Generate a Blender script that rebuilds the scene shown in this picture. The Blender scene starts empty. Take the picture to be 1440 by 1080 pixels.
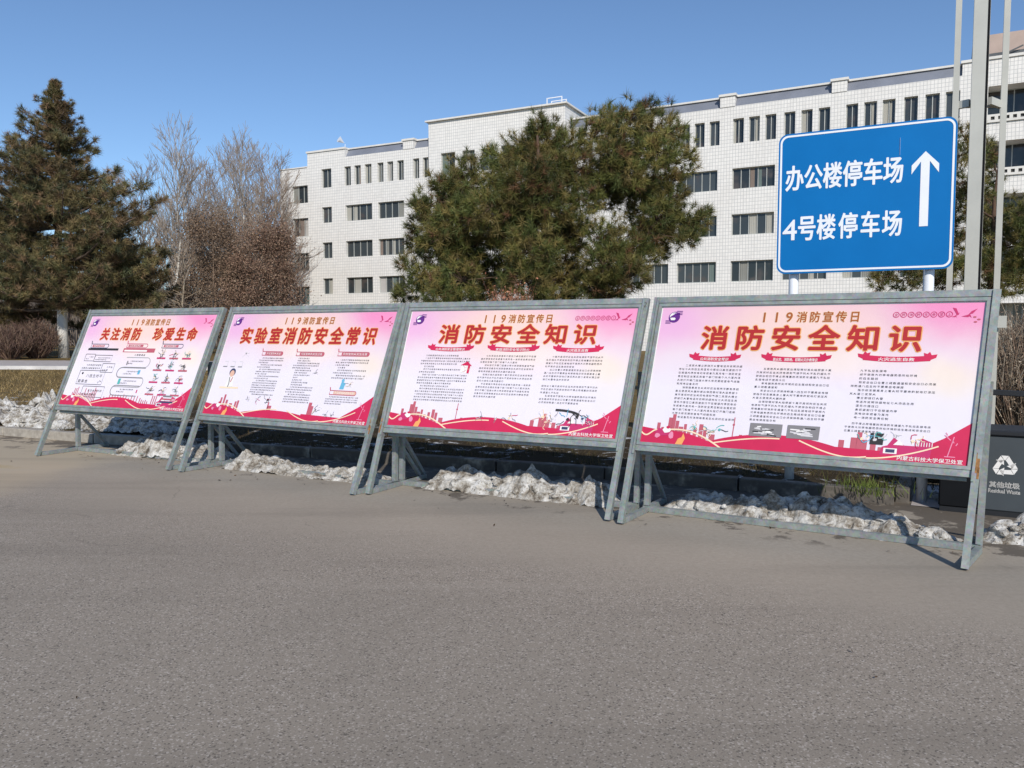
import bpy, bmesh, math, random
import numpy as np
from mathutils import Vector, Matrix, noise

# ------------------------------------------------------------------ camera, sky, sun
sc = bpy.context.scene
C = sc.collection
R = math.radians
FPX, CAM_H = 1120.0, 1.6
PITCH = math.atan(72 / FPX)
cam = bpy.data.cameras.new('camera'); cam.sensor_width = 36; cam.lens = 36 * FPX / 1440
cam.clip_start = 0.05; cam.clip_end = 3000
co = bpy.data.objects.new('camera', cam); C.objects.link(co)
co.location = (0, 0, CAM_H); co.rotation_euler = (math.pi / 2 - PITCH, 0, 0)
sc.camera = co

SUN_EL = R(33); SUN_AZ = (0.17, -0.985)
w = bpy.data.worlds.new('World'); sc.world = w; w.use_nodes = True
nt = w.node_tree; bg = nt.nodes['Background']
sky = nt.nodes.new('ShaderNodeTexSky'); sky.sky_type = 'NISHITA'; sky.sun_disc = False
sky.sun_elevation = SUN_EL; sky.sun_rotation = math.atan2(SUN_AZ[0], SUN_AZ[1])
sky.air_density = 1.0; sky.dust_density = 0.0; sky.ozone_density = 5.0; sky.altitude = 600
nt.links.new(sky.outputs[0], bg.inputs[0]); bg.inputs[1].default_value = 0.13
sl = bpy.data.lights.new('sun', 'SUN'); sl.energy = 4.2; sl.angle = R(0.5); sl.color = (1, 0.94, 0.85)
so = bpy.data.objects.new('sun', sl); C.objects.link(so)
sd = Vector((SUN_AZ[0] * math.cos(SUN_EL), SUN_AZ[1] * math.cos(SUN_EL), math.sin(SUN_EL)))
so.rotation_euler = sd.to_track_quat('Z', 'Y').to_euler(); so.location = (10, -30, 30)
sc.view_settings.view_transform = 'Standard'; sc.view_settings.look = 'None'
sc.view_settings.exposure = 0.0; sc.view_settings.gamma = 1.0
sc.cycles.max_bounces = 6

rnd = random.Random(7)
rng = np.random.default_rng(11)

# ------------------------------------------------------------------ helpers
def at(px, py, Y):
    """world point seen at photo pixel (px,py) standing Y metres in front of the camera"""
    cx, cy = (px - 720) / FPX, -(py - 540) / FPX
    d = Vector((cx, math.cos(PITCH) + cy * math.sin(PITCH), -math.sin(PITCH) + cy * math.cos(PITCH)))
    return Vector((0, 0, CAM_H)) + d * (Y / d.y)

def gnd(px, py, z=0.0):
    cx, cy = (px - 720) / FPX, -(py - 540) / FPX
    d = Vector((cx, math.cos(PITCH) + cy * math.sin(PITCH), -math.sin(PITCH) + cy * math.cos(PITCH)))
    return Vector((0, 0, CAM_H)) + d * ((z - CAM_H) / d.z)

def tag(o, label=None, cat=None, group=None, kind=None):
    if label: o['label'] = label
    if cat: o['category'] = cat
    if group: o['group'] = group
    if kind: o['kind'] = kind
    return o

def empty(name, loc=(0, 0, 0), rz=0.0):
    o = bpy.data.objects.new(name, None); C.objects.link(o)
    o.location = loc; o.rotation_euler = (0, 0, rz); o.empty_display_size = 0.2
    return o

def link(name, me, mat=None, parent=None, smooth=False):
    o = bpy.data.objects.new(name, me); C.objects.link(o)
    if mat is not None:
        for m in (mat if isinstance(mat, (list, tuple)) else [mat]): me.materials.append(m)
    if smooth: me.polygons.foreach_set('use_smooth', [True] * len(me.polygons))
    if parent is not None: o.parent = parent
    return o

class MB:
    """collects boxes, bars, tubes and polygons into one mesh"""
    def __init__(s): s.v = []; s.f = []; s.m = []
    def add(s, vs, fs, mi=0):
        b = len(s.v); s.v += [tuple(x) for x in vs]; s.f += [[i + b for i in f] for f in fs]; s.m += [mi] * len(fs)
    def box(s, a, b, mi=0):
        x0, y0, z0 = a; x1, y1, z1 = b
        s.add([(x0,y0,z0),(x1,y0,z0),(x1,y1,z0),(x0,y1,z0),(x0,y0,z1),(x1,y0,z1),(x1,y1,z1),(x0,y1,z1)],
              [(0,3,2,1),(4,5,6,7),(0,1,5,4),(1,2,6,5),(2,3,7,6),(3,0,4,7)], mi)
    def bar(s, p, q, w, h, up=(0, 0, 1), mi=0, caps=True):
        p, q = Vector(p), Vector(q); d = (q - p).normalized(); u = Vector(up)
        sd_ = d.cross(u)
        if sd_.length < 1e-4: sd_ = d.cross(Vector((1, 0, 0)))
        sd_.normalize(); u = sd_.cross(d)
        vs = [o + sd_ * (a * w / 2) + u * (b * h / 2) for o in (p, q) for a, b in ((-1,-1),(1,-1),(1,1),(-1,1))]
        fs = [(0,1,5,4),(1,2,6,5),(2,3,7,6),(3,0,4,7)]
        if caps: fs += [(3,2,1,0),(4,5,6,7)]
        s.add(vs, fs, mi)
    def tube(s, pts, rad, n=8, mi=0, caps=True):
        pts = [Vector(p) for p in pts]; rings = []
        for i, p in enumerate(pts):
            d = (pts[min(i + 1, len(pts) - 1)] - pts[max(i - 1, 0)]).normalized()
            a = d.orthogonal().normalized() if i == 0 else (prev - d * prev.dot(d)).normalized()
            prev = a; b = d.cross(a); r = rad[i] if isinstance(rad, (list, tuple)) else rad
            rings.append([p + (a * math.cos(t * 2 * math.pi / n) + b * math.sin(t * 2 * math.pi / n)) * r for t in range(n)])
        vs = [v for r in rings for v in r]; fs = []
        for i in range(len(pts) - 1):
            for j in range(n):
                fs.append((i*n+j, i*n+(j+1)%n, (i+1)*n+(j+1)%n, (i+1)*n+j))
        if caps: fs += [tuple(reversed(range(n))), tuple(range((len(pts)-1)*n, len(pts)*n))]
        s.add(vs, fs, mi)
    def poly(s, pts, z=0.0, mi=0):
        s.add([(x, y, z) for x, y in pts], [tuple(range(len(pts)))], mi)
    def strip(s, pts, wd, z=0.0, mi=0):
        """flat ribbon along a 2-D polyline"""
        n = len(pts); L = []; Rr = []
        for i in range(n):
            a, b = Vector(pts[max(i-1, 0)]), Vector(pts[min(i+1, n-1)])
            d = (b - a); d = d.normalized() if d.length > 1e-9 else Vector((1, 0)); p = Vector((-d.y, d.x)) * wd / 2
            c = Vector(pts[i]); L.append(c + p); Rr.append(c - p)
        s.add([(p.x, p.y, z) for p in L] + [(p.x, p.y, z) for p in Rr], [(n+i, n+i+1, i+1, i) for i in range(n-1)], mi)
    def build(s, name, mat=None, parent=None, smooth=False, bevel=0.0):
        me = bpy.data.meshes.new(name); me.from_pydata(s.v, [], s.f); me.update()
        if len(set(s.m)) > 1: me.polygons.foreach_set('material_index', s.m)
        if bevel:
            bm = bmesh.new(); bm.from_mesh(me)
            bmesh.ops.bevel(bm, geom=bm.edges[:], offset=bevel, segments=1, affect='EDGES', clamp_overlap=True)
            bm.to_mesh(me); bm.free()
        return link(name, me, mat, parent, smooth)

def np_mesh(name, V, F, mat, parent=None, col=None, smooth=False):
    """V (n,3), F (m,k) of equal k, col (n,3) per vertex"""
    me = bpy.data.meshes.new(name); V = np.asarray(V, np.float32); F = np.asarray(F, np.int32); k = F.shape[1]
    me.vertices.add(len(V)); me.vertices.foreach_set('co', V.ravel())
    me.loops.add(F.size); me.loops.foreach_set('vertex_index', F.ravel())
    me.polygons.add(len(F)); me.polygons.foreach_set('loop_start', np.arange(len(F), dtype=np.int32) * k)
    me.polygons.foreach_set('loop_total', np.full(len(F), k, np.int32))
    if col is not None:
        a = me.attributes.new('tint', 'FLOAT_COLOR', 'POINT')
        a.data.foreach_set('color', np.c_[np.asarray(col, np.float32), np.ones(len(V), np.float32)].ravel())
    me.update(calc_edges=True); me.validate()
    return link(name, me, mat, parent, smooth)

# ------------------------------------------------------------------ materials
class NT:
    def __init__(s, name):
        s.m = bpy.data.materials.new(name); s.m.use_nodes = True; s.t = s.m.node_tree
        s.b = s.t.nodes['Principled BSDF']
    def n(s, typ, **kw):
        nd = s.t.nodes.new('ShaderNode' + typ)
        for k, v in kw.items():
            if k.startswith('i_'):
                key = k[2:]; key = int(key) if key.isdigit() else key.replace('_', ' ')
                s.set(nd.inputs[key], v)
            else: setattr(nd, k, v)
        return nd
    def set(s, sock, v):
        if isinstance(v, bpy.types.NodeSocket): s.t.links.new(v, sock)
        else:
            if hasattr(sock.default_value, '__len__') and len(sock.default_value) == 4 and len(v) == 3: v = (*v, 1)
            sock.default_value = v
    def obj(s): return s.n('TexCoord').outputs['Object']
    def geo(s): return s.n('NewGeometry').outputs['Position']
    def math(s, op, a, b=0.0, c=0.0, clamp=False):
        nd = s.n('Math', operation=op, use_clamp=clamp); s.set(nd.inputs[0], a); s.set(nd.inputs[1], b); s.set(nd.inputs[2], c)
        return nd.outputs[0]
    def noise(s, vec, scale, detail=4, rough=0.55, dist=0.0):
        nd = s.n('TexNoise', i_Scale=scale, i_Detail=detail, i_Roughness=rough, i_Distortion=dist)
        s.set(nd.inputs['Vector'], vec); return nd.outputs['Fac']
    def voro(s, vec, scale, feature='F1', out='Distance'):
        nd = s.n('TexVoronoi', feature=feature, i_Scale=scale); s.set(nd.inputs['Vector'], vec); return nd.outputs[out]
    def ramp(s, fac, stops, interp='LINEAR'):
        nd = s.n('ValToRGB'); e = nd.color_ramp.elements; nd.color_ramp.interpolation = interp
        while len(e) < len(stops): e.new(0.5)
        for el, (p, c) in zip(e, stops): el.position = p; el.color = (*c, 1) if len(c) == 3 else c
        s.set(nd.inputs[0], fac); return nd.outputs[0]
    def mr(s, v, a, b, c=0.0, d=1.0, smooth=True):
        nd = s.n('MapRange', interpolation_type='SMOOTHSTEP' if smooth else 'LINEAR')
        for k, x in zip((0, 1, 2, 3, 4), (v, a, b, c, d)): s.set(nd.inputs[k], x)
        return nd.outputs[0]
    def mix(s, fac, a, b, mode='MIX'):
        nd = s.n('Mix', data_type='RGBA', blend_type=mode); s.set(nd.inputs[0], fac); s.set(nd.inputs[6], a); s.set(nd.inputs[7], b)
        return nd.outputs[2]
    def bump(s, h, strength=0.3, dist=0.01):
        nd = s.n('Bump', i_Strength=strength, i_Distance=dist); s.set(nd.inputs['Height'], h)
        s.t.links.new(nd.outputs[0], s.b.inputs['Normal'])
    def fin(s, col=None, rough=None, metal=None, spec=None):
        if col is not None: s.set(s.b.inputs['Base Color'], col)
        if rough is not None: s.set(s.b.inputs['Roughness'], rough)
        if metal is not None: s.set(s.b.inputs['Metallic'], metal)
        if spec is not None: s.set(s.b.inputs['Specular IOR Level'], spec)
        return s.m

def plain(name, col, rough=0.6, metal=0.0, var=0.12, scale=6.0, spec=0.4):
    t = NT(name); o = t.obj(); f = t.noise(o, scale, 5, 0.6)
    a = tuple(c * (1 - var) for c in col); b = tuple(min(1, c * (1 + var)) for c in col)
    return t.fin(t.ramp(f, [(0.3, a), (0.7, b)]), rough, metal, spec)

def sepxyz(t, v):
    nd = t.n('SeparateXYZ'); t.set(nd.inputs[0], v); return nd.outputs

M = {}
def print_mat(name, col, var=0.05): M[name] = plain(name, col, 0.5, 0, var, 3.0, 0.3)

def mk_galv():
    t = NT('galvanised_steel'); o = t.obj(); f = t.noise(o, 9, 6, 0.65); v = t.voro(o, 55, out='Color')
    c = t.ramp(f, [(0.3, (0.185, 0.21, 0.205)), (0.55, (0.27, 0.295, 0.285)), (0.75, (0.36, 0.375, 0.36))])
    c = t.mix(0.12, c, v, 'OVERLAY')
    r = t.noise(o, 3.3, 5, 0.7, 0.4); rf = t.mr(r, 0.69, 0.76)
    c = t.mix(t.math('MULTIPLY', rf, 0.8), c, (0.20, 0.105, 0.05))
    return t.fin(c, 0.5, 0.2, 0.5)
M['galv'] = mk_galv()
M['rust'] = plain('rust_stain', (0.26, 0.13, 0.05), 0.9, 0, 0.5, 30)
M['painted_grey'] = plain('grey_paint', (0.47, 0.465, 0.42), 0.45, 0.1, 0.08, 2)
M['painted_dark'] = plain('weathered_dark_steel', (0.10, 0.105, 0.11), 0.5, 0.3, 0.2, 4)
M['white_post'] = plain('white_post_paint', (0.72, 0.74, 0.78), 0.4, 0, 0.08, 5)
M['sign_white'] = plain('sign_white_film', (0.78, 0.80, 0.84), 0.4, 0, 0.03, 3)
M['sign_back'] = plain('sign_aluminium', (0.30, 0.36, 0.40), 0.4, 0.6, 0.1, 4)
def mk_blue():
    t = NT('sign_blue_film'); o = t.obj(); f = t.noise(o, 2.0, 3)
    c = t.ramp(f, [(0.3, (0.002, 0.140, 0.41)), (0.7, (0.003, 0.156, 0.45))])
    return t.fin(c, 0.5, 0, 0.15)
M['sign_blue'] = mk_blue()

def mk_asphalt():
    t = NT('worn_asphalt'); p = t.geo(); x, y, z = sepxyz(t, p)
    st = t.voro(p, 130, out='Color'); stv = sepxyz(t, st)[0]
    fine = t.noise(p, 130, 4, 0.75); mid = t.noise(p, 5, 5, 0.65); big = t.noise(p, 0.45, 5, 0.6, 0.5)
    base = t.ramp(fine, [(0.30, (0.21, 0.177, 0.14)), (0.5, (0.285, 0.245, 0.197)), (0.70, (0.365, 0.318, 0.259))])
    base = t.mix(t.mr(stv, 0.86, 0.93), base, (0.44, 0.39, 0.335))
    base = t.mix(t.mr(stv, 0.12, 0.06), base, (0.125, 0.107, 0.088))
    # smooth dusty band in front of the boards: distance from the line the boards stand on
    u = t.math('ADD', t.math('MULTIPLY', x, 0.477), t.math('MULTIPLY', y, 0.879))
    un = t.math('ADD', u, t.math('MULTIPLY', t.math('SUBTRACT', big, 0.5), 2.6))
    un = t.math('ADD', un, t.math('MULTIPLY', t.math('SUBTRACT', mid, 0.5), 0.5))
    dusty = t.mr(un, 4.1, 5.6)
    dust = t.ramp(t.noise(p, 26, 6, 0.7), [(0.3, (0.305, 0.264, 0.21)), (0.7, (0.39, 0.34, 0.275))])
    c = t.mix(t.math('MULTIPLY', dusty, 0.88), base, dust)
    c = t.mix(t.math('MULTIPLY', t.mr(big, 0.35, 0.7), 0.35), c, (0.215, 0.187, 0.15))
    # paler concrete apron at the far left, tyre polish, oil spots and hairline cracks
    tan = t.math('MULTIPLY', t.mr(t.math('ADD', x, t.math('MULTIPLY', t.math('SUBTRACT', big, .5), 1.5)), -4.7, -5.6), t.mr(y, 7.0, 8.0))
    c = t.mix(t.math('MULTIPLY', tan, 0.8), c, (0.43, 0.35, 0.245))
    mp = t.n('Mapping', i_Rotation=(0, 0, 0.49), i_Scale=(0.09, 1.0, 1.0)); t.set(mp.inputs[0], p)
    trk = t.noise(mp.outputs[0], 1.3, 4, 0.55, 0.2)
    c = t.mix(t.math('MULTIPLY', t.mr(trk, 0.52, 0.66), 0.22), c, (0.14, 0.122, 0.10)); c = t.mix(t.math('MULTIPLY', t.mr(trk, 0.46, 0.33), 0.24), c, (0.37, 0.325, 0.268))
    oil = t.mr(t.noise(p, 2.7, 2, 0.5), 0.74, 0.80); c = t.mix(t.math('MULTIPLY', oil, 0.35), c, (0.10, 0.085, 0.075))
    wp = t.n('VectorMath', operation='ADD'); t.set(wp.inputs[0], p); nz = t.n('TexNoise', i_Scale=1.3, i_Detail=5.0); t.set(nz.inputs['Vector'], p); t.set(wp.inputs[1], nz.outputs['Color'])
    crk = t.voro(wp.outputs[0], 0.22, 'DISTANCE_TO_EDGE'); cm = t.math('MULTIPLY', t.mr(crk, 0.0025, 0.0010), t.mr(big, 0.54, 0.62))
    c = t.mix(t.math('MULTIPLY', cm, 0.28), c, (0.09, 0.075, 0.065))
    # dark wet spots where snow has melted along the board feet
    wet_shade = t.math('MULTIPLY', t.mr(t.math('ADD', t.noise(p, 2.4, 6, 0.72), t.mr(u, 6.5, 7.1, 0.0, 0.16)), 0.55, 0.62), t.math('MULTIPLY', t.mr(u, 6.2, 6.5), t.mr(u, 8.6, 8.2)))
    c = t.mix(t.math('MULTIPLY', wet_shade, 0.75), c, (0.06, 0.048, 0.038))
    # worn yellow stripe at far left
    q = t.math('SUBTRACT', t.math('ADD', t.math('MULTIPLY', x, 0.43), t.math('MULTIPLY', y, 0.9)), 5.9)
    lin = t.math('MULTIPLY', t.mr(t.math('ABSOLUTE', q), 0.09, 0.05), t.mr(x, -5.6, -6.6))
    c = t.mix(t.math('MULTIPLY', lin, t.mr(mid, 0.35, 0.6)), c, (0.36, 0.27, 0.11))
    h = t.math('ADD', t.math('MULTIPLY', fine, 0.6), t.math('MULTIPLY', stv, 0.4))
    h = t.math('MULTIPLY', h, t.math('SUBTRACT', 1.0, t.math('MULTIPLY', dusty, 0.8)))
    t.bump(h, 0.4, 0.005)
    return t.fin(c, 0.85, 0, 0.25)
M['asphalt'] = mk_asphalt()

def mk_lawn():
    t = NT('dry_lawn'); p = t.geo(); x, y, z = sepxyz(t, p)
    f = t.noise(p, 14, 6, 0.75); g = t.noise(p, 0.8, 4, 0.6); q = t.noise(p, 3.2, 6, 0.75, 0.6)
    c = t.ramp(f, [(0.28, (0.055, 0.036, 0.016)), (0.5, (0.17, 0.115, 0.048)), (0.72, (0.30, 0.21, 0.10))])
    c = t.mix(t.math('MULTIPLY', t.mr(g, 0.45, 0.65), 0.5), c, (0.10, 0.085, 0.035))
    shade_u = t.math('MULTIPLY', t.mr(t.math('ADD', t.math('MULTIPLY', x, 0.477), t.math('MULTIPLY', y, 0.879)), 12.8, 10.6), t.mr(x, -7.5, -6.0))
    c = t.mix(t.math('MULTIPLY', shade_u, 0.85), c, (0.028, 0.022, 0.016))   # shade behind the boards painted into the soil colour
    # thin leftover snow in the strip close to the kerb
    u = t.math('ADD', t.math('MULTIPLY', x, 0.477), t.math('MULTIPLY', y, 0.879))
    m = t.math('MULTIPLY', t.mr(u, 12.5, 10.2), t.mr(q, 0.555, 0.63))
    c = t.mix(m, c, (0.62, 0.62, 0.62))
    t.bump(f, 0.9, 0.03)
    return t.fin(c, 0.95, 0, 0.1)
M['lawn'] = mk_lawn()

def mk_snow():
    t = NT('dirty_snow'); p = t.geo(); a = t.noise(p, 7, 7, 0.75, 0.3); b = t.noise(p, 38, 5, 0.7)
    c = t.ramp(a, [(0.36, (0.10, 0.08, 0.06)), (0.45, (0.29, 0.26, 0.22)), (0.54, (0.52, 0.50, 0.465)), (0.68, (0.74, 0.73, 0.715))])
    c = t.mix(t.math('MULTIPLY', t.mr(b, 0.55, 0.62), t.mr(t.noise(p, 2.1, 4, 0.6), 0.42, 0.6)), c, (0.15, 0.115, 0.08))
    t.bump(t.math('ADD', a, t.math('MULTIPLY', b, 0.5)), 1.0, 0.03)
    return t.fin(c, 0.75, 0, 0.3)
M['snow'] = mk_snow()
def mk_kerb():
    t = NT('kerb_stone'); p = t.geo(); x, y, z = sepxyz(t, p); f = t.noise(p, 12, 5, 0.6)
    c = t.ramp(f, [(0.3, (0.26, 0.23, 0.195)), (0.7, (0.42, 0.38, 0.32))])
    wet_shade = t.math('MULTIPLY', t.mr(x, -5.6, -4.6), t.mr(t.noise(p, 3, 4, 0.6), 0.72, 0.5))     # kerb stone coloured darker to paint the shade behind the boards
    c = t.mix(t.math('MULTIPLY', wet_shade, 0.8), c, (0.06, 0.052, 0.046)); t.bump(f, 0.4, 0.01)
    return t.fin(c, 0.8, 0, 0.3)
M['kerb'] = mk_kerb()
M['path'] = plain('pale_paving', (0.42, 0.38, 0.36), 0.85, 0, 0.2, 3)

def mk_tile():
    t = NT('white_wall_tile'); o = t.obj(); x, y, z = sepxyz(t, o)
    cmb = t.n('CombineXYZ'); t.set(cmb.inputs[0], t.math('SUBTRACT', x, y)); t.set(cmb.inputs[1], z)
    br = t.n('TexBrick', offset=0.0, squash=1.0); t.set(br.inputs['Vector'], cmb.outputs[0])
    for k, v in {'Color1': (0.80, 0.775, 0.735), 'Color2': (0.72, 0.70, 0.665), 'Mortar': (0.51, 0.505, 0.495), 'Scale': 1.0,
                 'Mortar Size': 0.018, 'Mortar Smooth': 0.1, 'Brick Width': 0.22, 'Row Height': 0.27, 'Bias': -0.2}.items(): t.set(br.inputs[k], v)
    s = t.noise(o, 0.35, 5, 0.6); s2 = t.noise(o, 1.5, 6, 0.8)
    c = t.mix(t.math('MULTIPLY', t.mr(s, 0.45, 0.7), 0.14), br.outputs[0], (0.55, 0.50, 0.45))
    c = t.mix(t.math('MULTIPLY', t.mr(s2, 0.66, 0.72), 0.5), c, (0.42, 0.40, 0.38))
    mp = t.n('Mapping', i_Scale=(2.2, 2.2, 0.10)); t.set(mp.inputs[0], o); rs = t.noise(mp.outputs[0], 1.6, 4, 0.6)
    c = t.mix(t.math('MULTIPLY', t.mr(rs, 0.56, 0.72), 0.22), c, (0.44, 0.42, 0.39))
    return t.fin(c, 0.35, 0, 0.4)
M['tile'] = mk_tile()
M['coping'] = plain('white_coping', (0.68, 0.66, 0.62), 0.6, 0, 0.1, 1)
M['slate'] = plain('grey_roof_panel', (0.20, 0.215, 0.255), 0.5, 0.1, 0.12, 0.8)
M['win_frame'] = plain('window_frame', (0.40, 0.41, 0.39), 0.5, 0.1, 0.15, 1)
M['pink_wall'] = plain('pink_render', (0.44, 0.34, 0.29), 0.8, 0, 0.1, 1)
M['hole_shade'] = plain('dark_hole_shade', (0.06, 0.06, 0.06), 0.9, 0, 0.2, 1)
def mk_glass():
    t = NT('window_glass'); o = t.obj(); r = t.n('ObjectInfo').outputs['Random']
    c = t.mix(r, (0.018, 0.022, 0.024), (0.055, 0.065, 0.07)); f = t.noise(o, 0.8, 2)
    c = t.mix(t.mr(f, 0.5, 0.7), c, (0.07, 0.06, 0.055)); t.b.inputs['IOR'].default_value = 1.5
    return t.fin(c, 0.12, 0, 0.5)
M['glass'] = mk_glass()
def mk_curtain():
    t = NT('curtain_cloth'); r = t.n('ObjectInfo').outputs['Random']
    return t.fin(t.ramp(r, [(0, (0.36, 0.35, 0.31)), (0.3, (0.22, 0.22, 0.20)), (0.55, (0.42, 0.40, 0.38)), (0.75, (0.20, 0.155, 0.13)), (0.9, (0.13, 0.17, 0.16))], 'CONSTANT'), 0.9)
M['curtain'] = mk_curtain()

def mk_leaf(name, rough=0.7, trans=0.0):
    t = NT(name); a = t.n('Attribute', attribute_name='tint'); return t.fin(a.outputs['Color'], rough, 0, 0.2)
M['needle'] = mk_leaf('pine_needles', 0.55)
M['twig'] = mk_leaf('twigs', 0.85)
def mk_bark(name, a, b, lime=None):
    t = NT(name); o = t.obj(); mp = t.n('Mapping', i_Scale=(1, 1, 0.25)); t.set(mp.inputs[0], o)
    f = t.noise(mp.outputs[0], 9, 7, 0.75, 0.4); c = t.ramp(f, [(0.3, a), (0.7, b)])
    if lime:
        z = sepxyz(t, o)[2]; ox, oy, _ = sepxyz(t, o); rr = t.math('SQRT', t.math('ADD', t.math('MULTIPLY', ox, ox), t.math('MULTIPLY', oy, oy)))
        lm = t.math('MULTIPLY', t.mr(t.math('ADD', z, t.math('MULTIPLY', f, 0.3)), lime + .1, lime - .1), t.mr(rr, .55, .5))
        c = t.mix(lm, c, (0.62, 0.60, 0.56))
    t.bump(f, 0.8, 0.05); return t.fin(c, 0.9, 0, 0.15)
M['bark'] = mk_bark('pine_bark', (0.045, 0.03, 0.022), (0.16, 0.105, 0.075))
M['bark_lime'] = mk_bark('limewashed_bark', (0.07, 0.05, 0.04), (0.17, 0.13, 0.10), 3.0)
M['bark_pale'] = mk_bark('pale_bark', (0.26, 0.235, 0.20), (0.50, 0.47, 0.42))
M['bin_body'] = plain('bin_slate_paint', (0.062, 0.073, 0.082), 0.45, 0.1, 0.08, 3)
M['bin_black_mast_shade'] = plain('bin_black_paint_mast_shade', (0.007, 0.008, 0.010), 0.7, 0, 0.15, 3, 0.12)  # black bin paint, also the painted shade strip on the mast
M['bin_dark'] = plain('bin_dark_trim', (0.02, 0.022, 0.026), 0.5, 0.1, 0.15, 3)
print_mat('ink_white', (0.80, 0.78, 0.76)); print_mat('ink_red', (0.41, 0.024, 0.026)); print_mat('ink_gold', (0.78, 0.40, 0.14))
print_mat('ink_cream', (0.84, 0.66, 0.46)); print_mat('ink_brown', (0.36, 0.10, 0.028)); print_mat('ink_black', (0.035, 0.033, 0.035))
print_mat('ink_purple', (0.12, 0.025, 0.22)); print_mat('ink_magenta', (0.52, 0.035, 0.14)); print_mat('ink_rose', (0.48, 0.11, 0.15))
print_mat('ink_crimson', (0.56, 0.022, 0.085), 0.1); print_mat('ink_sky', (0.14, 0.42, 0.60)); print_mat('ink_teal', (0.10, 0.42, 0.40))
print_mat('ink_flame', (0.80, 0.36, 0.12)); print_mat('ink_grey', (0.22, 0.21, 0.22)); print_mat('ink_pink', (0.74, 0.26, 0.40)); print_mat('ink_skin', (0.72, 0.45, 0.34))
print_mat('ink_navy', (0.045, 0.055, 0.12)); print_mat('ink_pale', (0.62, 0.60, 0.62)); print_mat('margin', (0.80, 0.80, 0.80))

def mk_poster(Wd, Hd):
    t = NT('printed_poster'); o = t.obj(); x, y, z = sepxyz(t, o)
    u = t.math('DIVIDE', x, Wd); v = t.math('DIVIDE', y, Hd)
    nz = t.math('MULTIPLY', t.math('SUBTRACT', t.noise(o, 2.2, 3, 0.5), 0.5), 0.22)
    vv = t.math('ADD', v, nz)
    c = t.ramp(vv, [(0.0, (0.75, 0.70, 0.78)), (0.42, (0.76, 0.71, 0.78)), (0.64, (0.76, 0.63, 0.70)), (0.80, (0.76, 0.52, 0.61)), (1.0, (0.73, 0.44, 0.58))])
    def blob(cu, cv, ru, rv):
        a = t.math('DIVIDE', t.math('SUBTRACT', u, cu), ru); b = t.math('DIVIDE', t.math('SUBTRACT', vv, cv), rv)
        d = t.math('SQRT', t.math('ADD', t.math('MULTIPLY', a, a), t.math('MULTIPLY', b, b))); return t.mr(d, 1.0, 0.15)
    c = t.mix(t.math('MULTIPLY', blob(0.50, 0.86, 0.42, 0.34), 0.75), c, (0.82, 0.60, 0.50))
    c = t.mix(t.math('MULTIPLY', blob(0.60, 0.62, 0.30, 0.16), 0.5), c, (0.84, 0.72, 0.62))
    c = t.mix(t.math('MULTIPLY', blob(0.94, 0.52, 0.14, 0.20), 0.55), c, (0.84, 0.70, 0.52))
    c = t.mix(t.math('MULTIPLY', blob(0.96, 1.02, 0.26, 0.34), 0.85), c, (0.80, 0.24, 0.46))
    c = t.mix(t.math('MULTIPLY', blob(0.06, 0.86, 0.20, 0.24), 0.5), c, (0.74, 0.34, 0.66))
    t.bump(t.noise(o, 1.7, 3, 0.5, 0.6), 0.25, 0.05)
    return t.fin(c, 0.36, 0, 0.4)

# ------------------------------------------------------------------ ground
def sheet(name, pts, z, mat, kind='structure'):
    b = MB(); b.poly([(p[0], p[1]) for p in pts], 0.0); o = b.build(name, mat); o.location.z = z; o['kind'] = kind; return o
sheet('asphalt_ground', [(-700, -60), (700, -60), (700, 1200), (-700, 1200)], 0.0, M['asphalt'])
KERB = [(-40.0, 25.8), (-14.0, 15.0), (-7.95, 12.36), (-6.1, 11.5), (-2.6, 10.12), (1.0, 8.62), (3.55, 7.32)]
KZ = 0.13
e_ = Vector((0.872, -0.489)); n_ = Vector((0.489, 0.872))
kend = Vector(KERB[-1]); kb = kend + n_ * 1.25
KW = 0.13
def offs(d):
    out = []
    for i, p in enumerate(KERB):
        a, b = Vector(KERB[max(i-1, 0)]), Vector(KERB[min(i+1, len(KERB)-1)]); t = (b - a).normalized()
        out.append(Vector(p) + Vector((-t.y, t.x)) * d)
    return out
back = offs(KW)
far_r = kb + e_ * 30
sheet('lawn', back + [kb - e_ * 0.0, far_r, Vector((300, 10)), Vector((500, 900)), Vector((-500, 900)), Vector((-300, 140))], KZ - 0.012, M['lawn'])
b = MB(); f_ = [Vector(p) for p in KERB]
for i in range(len(f_) - 1):
    seg = max(1, int((f_[i+1] - f_[i]).length / 1.0))
    for k in range(seg):
        p0 = f_[i].lerp(f_[i+1], k / seg + 0.006 / 1); p1 = f_[i].lerp(f_[i+1], (k + 1) / seg)
        q0 = back[i].lerp(back[i+1], k / seg + 0.006); q1 = back[i].lerp(back[i+1], (k + 1) / seg)
        dz = rnd.uniform(-.006, .006)
        b.add([(*p0, -.05), (*p1, -.05), (*q1, -.05), (*q0, -.05), (*p0, KZ+dz), (*p1, KZ+dz), (*q1, KZ+dz), (*q0, KZ+dz)],
              [(0,1,5,4),(1,2,6,5),(2,3,7,6),(3,0,4,7),(4,5,6,7)])
for k in range(2):
    p0 = kend + n_ * (0.16 + k * 0.55); p1 = kend + n_ * (0.16 + k * .55 + .54); s_ = e_ * 0.12
    b.add([(*(p0-s_*0.02), -.05), (*(p0 + s_), -.05), (*(p1 + s_), -.05), (*(p1-s_*0.02), -.05), (*(p0-s_*0.02), KZ), (*(p0 + s_), KZ), (*(p1 + s_), KZ), (*(p1-s_*0.02), KZ)],
          [(0,1,5,4),(1,2,6,5),(2,3,7,6),(3,0,4,7),(4,5,6,7)])
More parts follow.
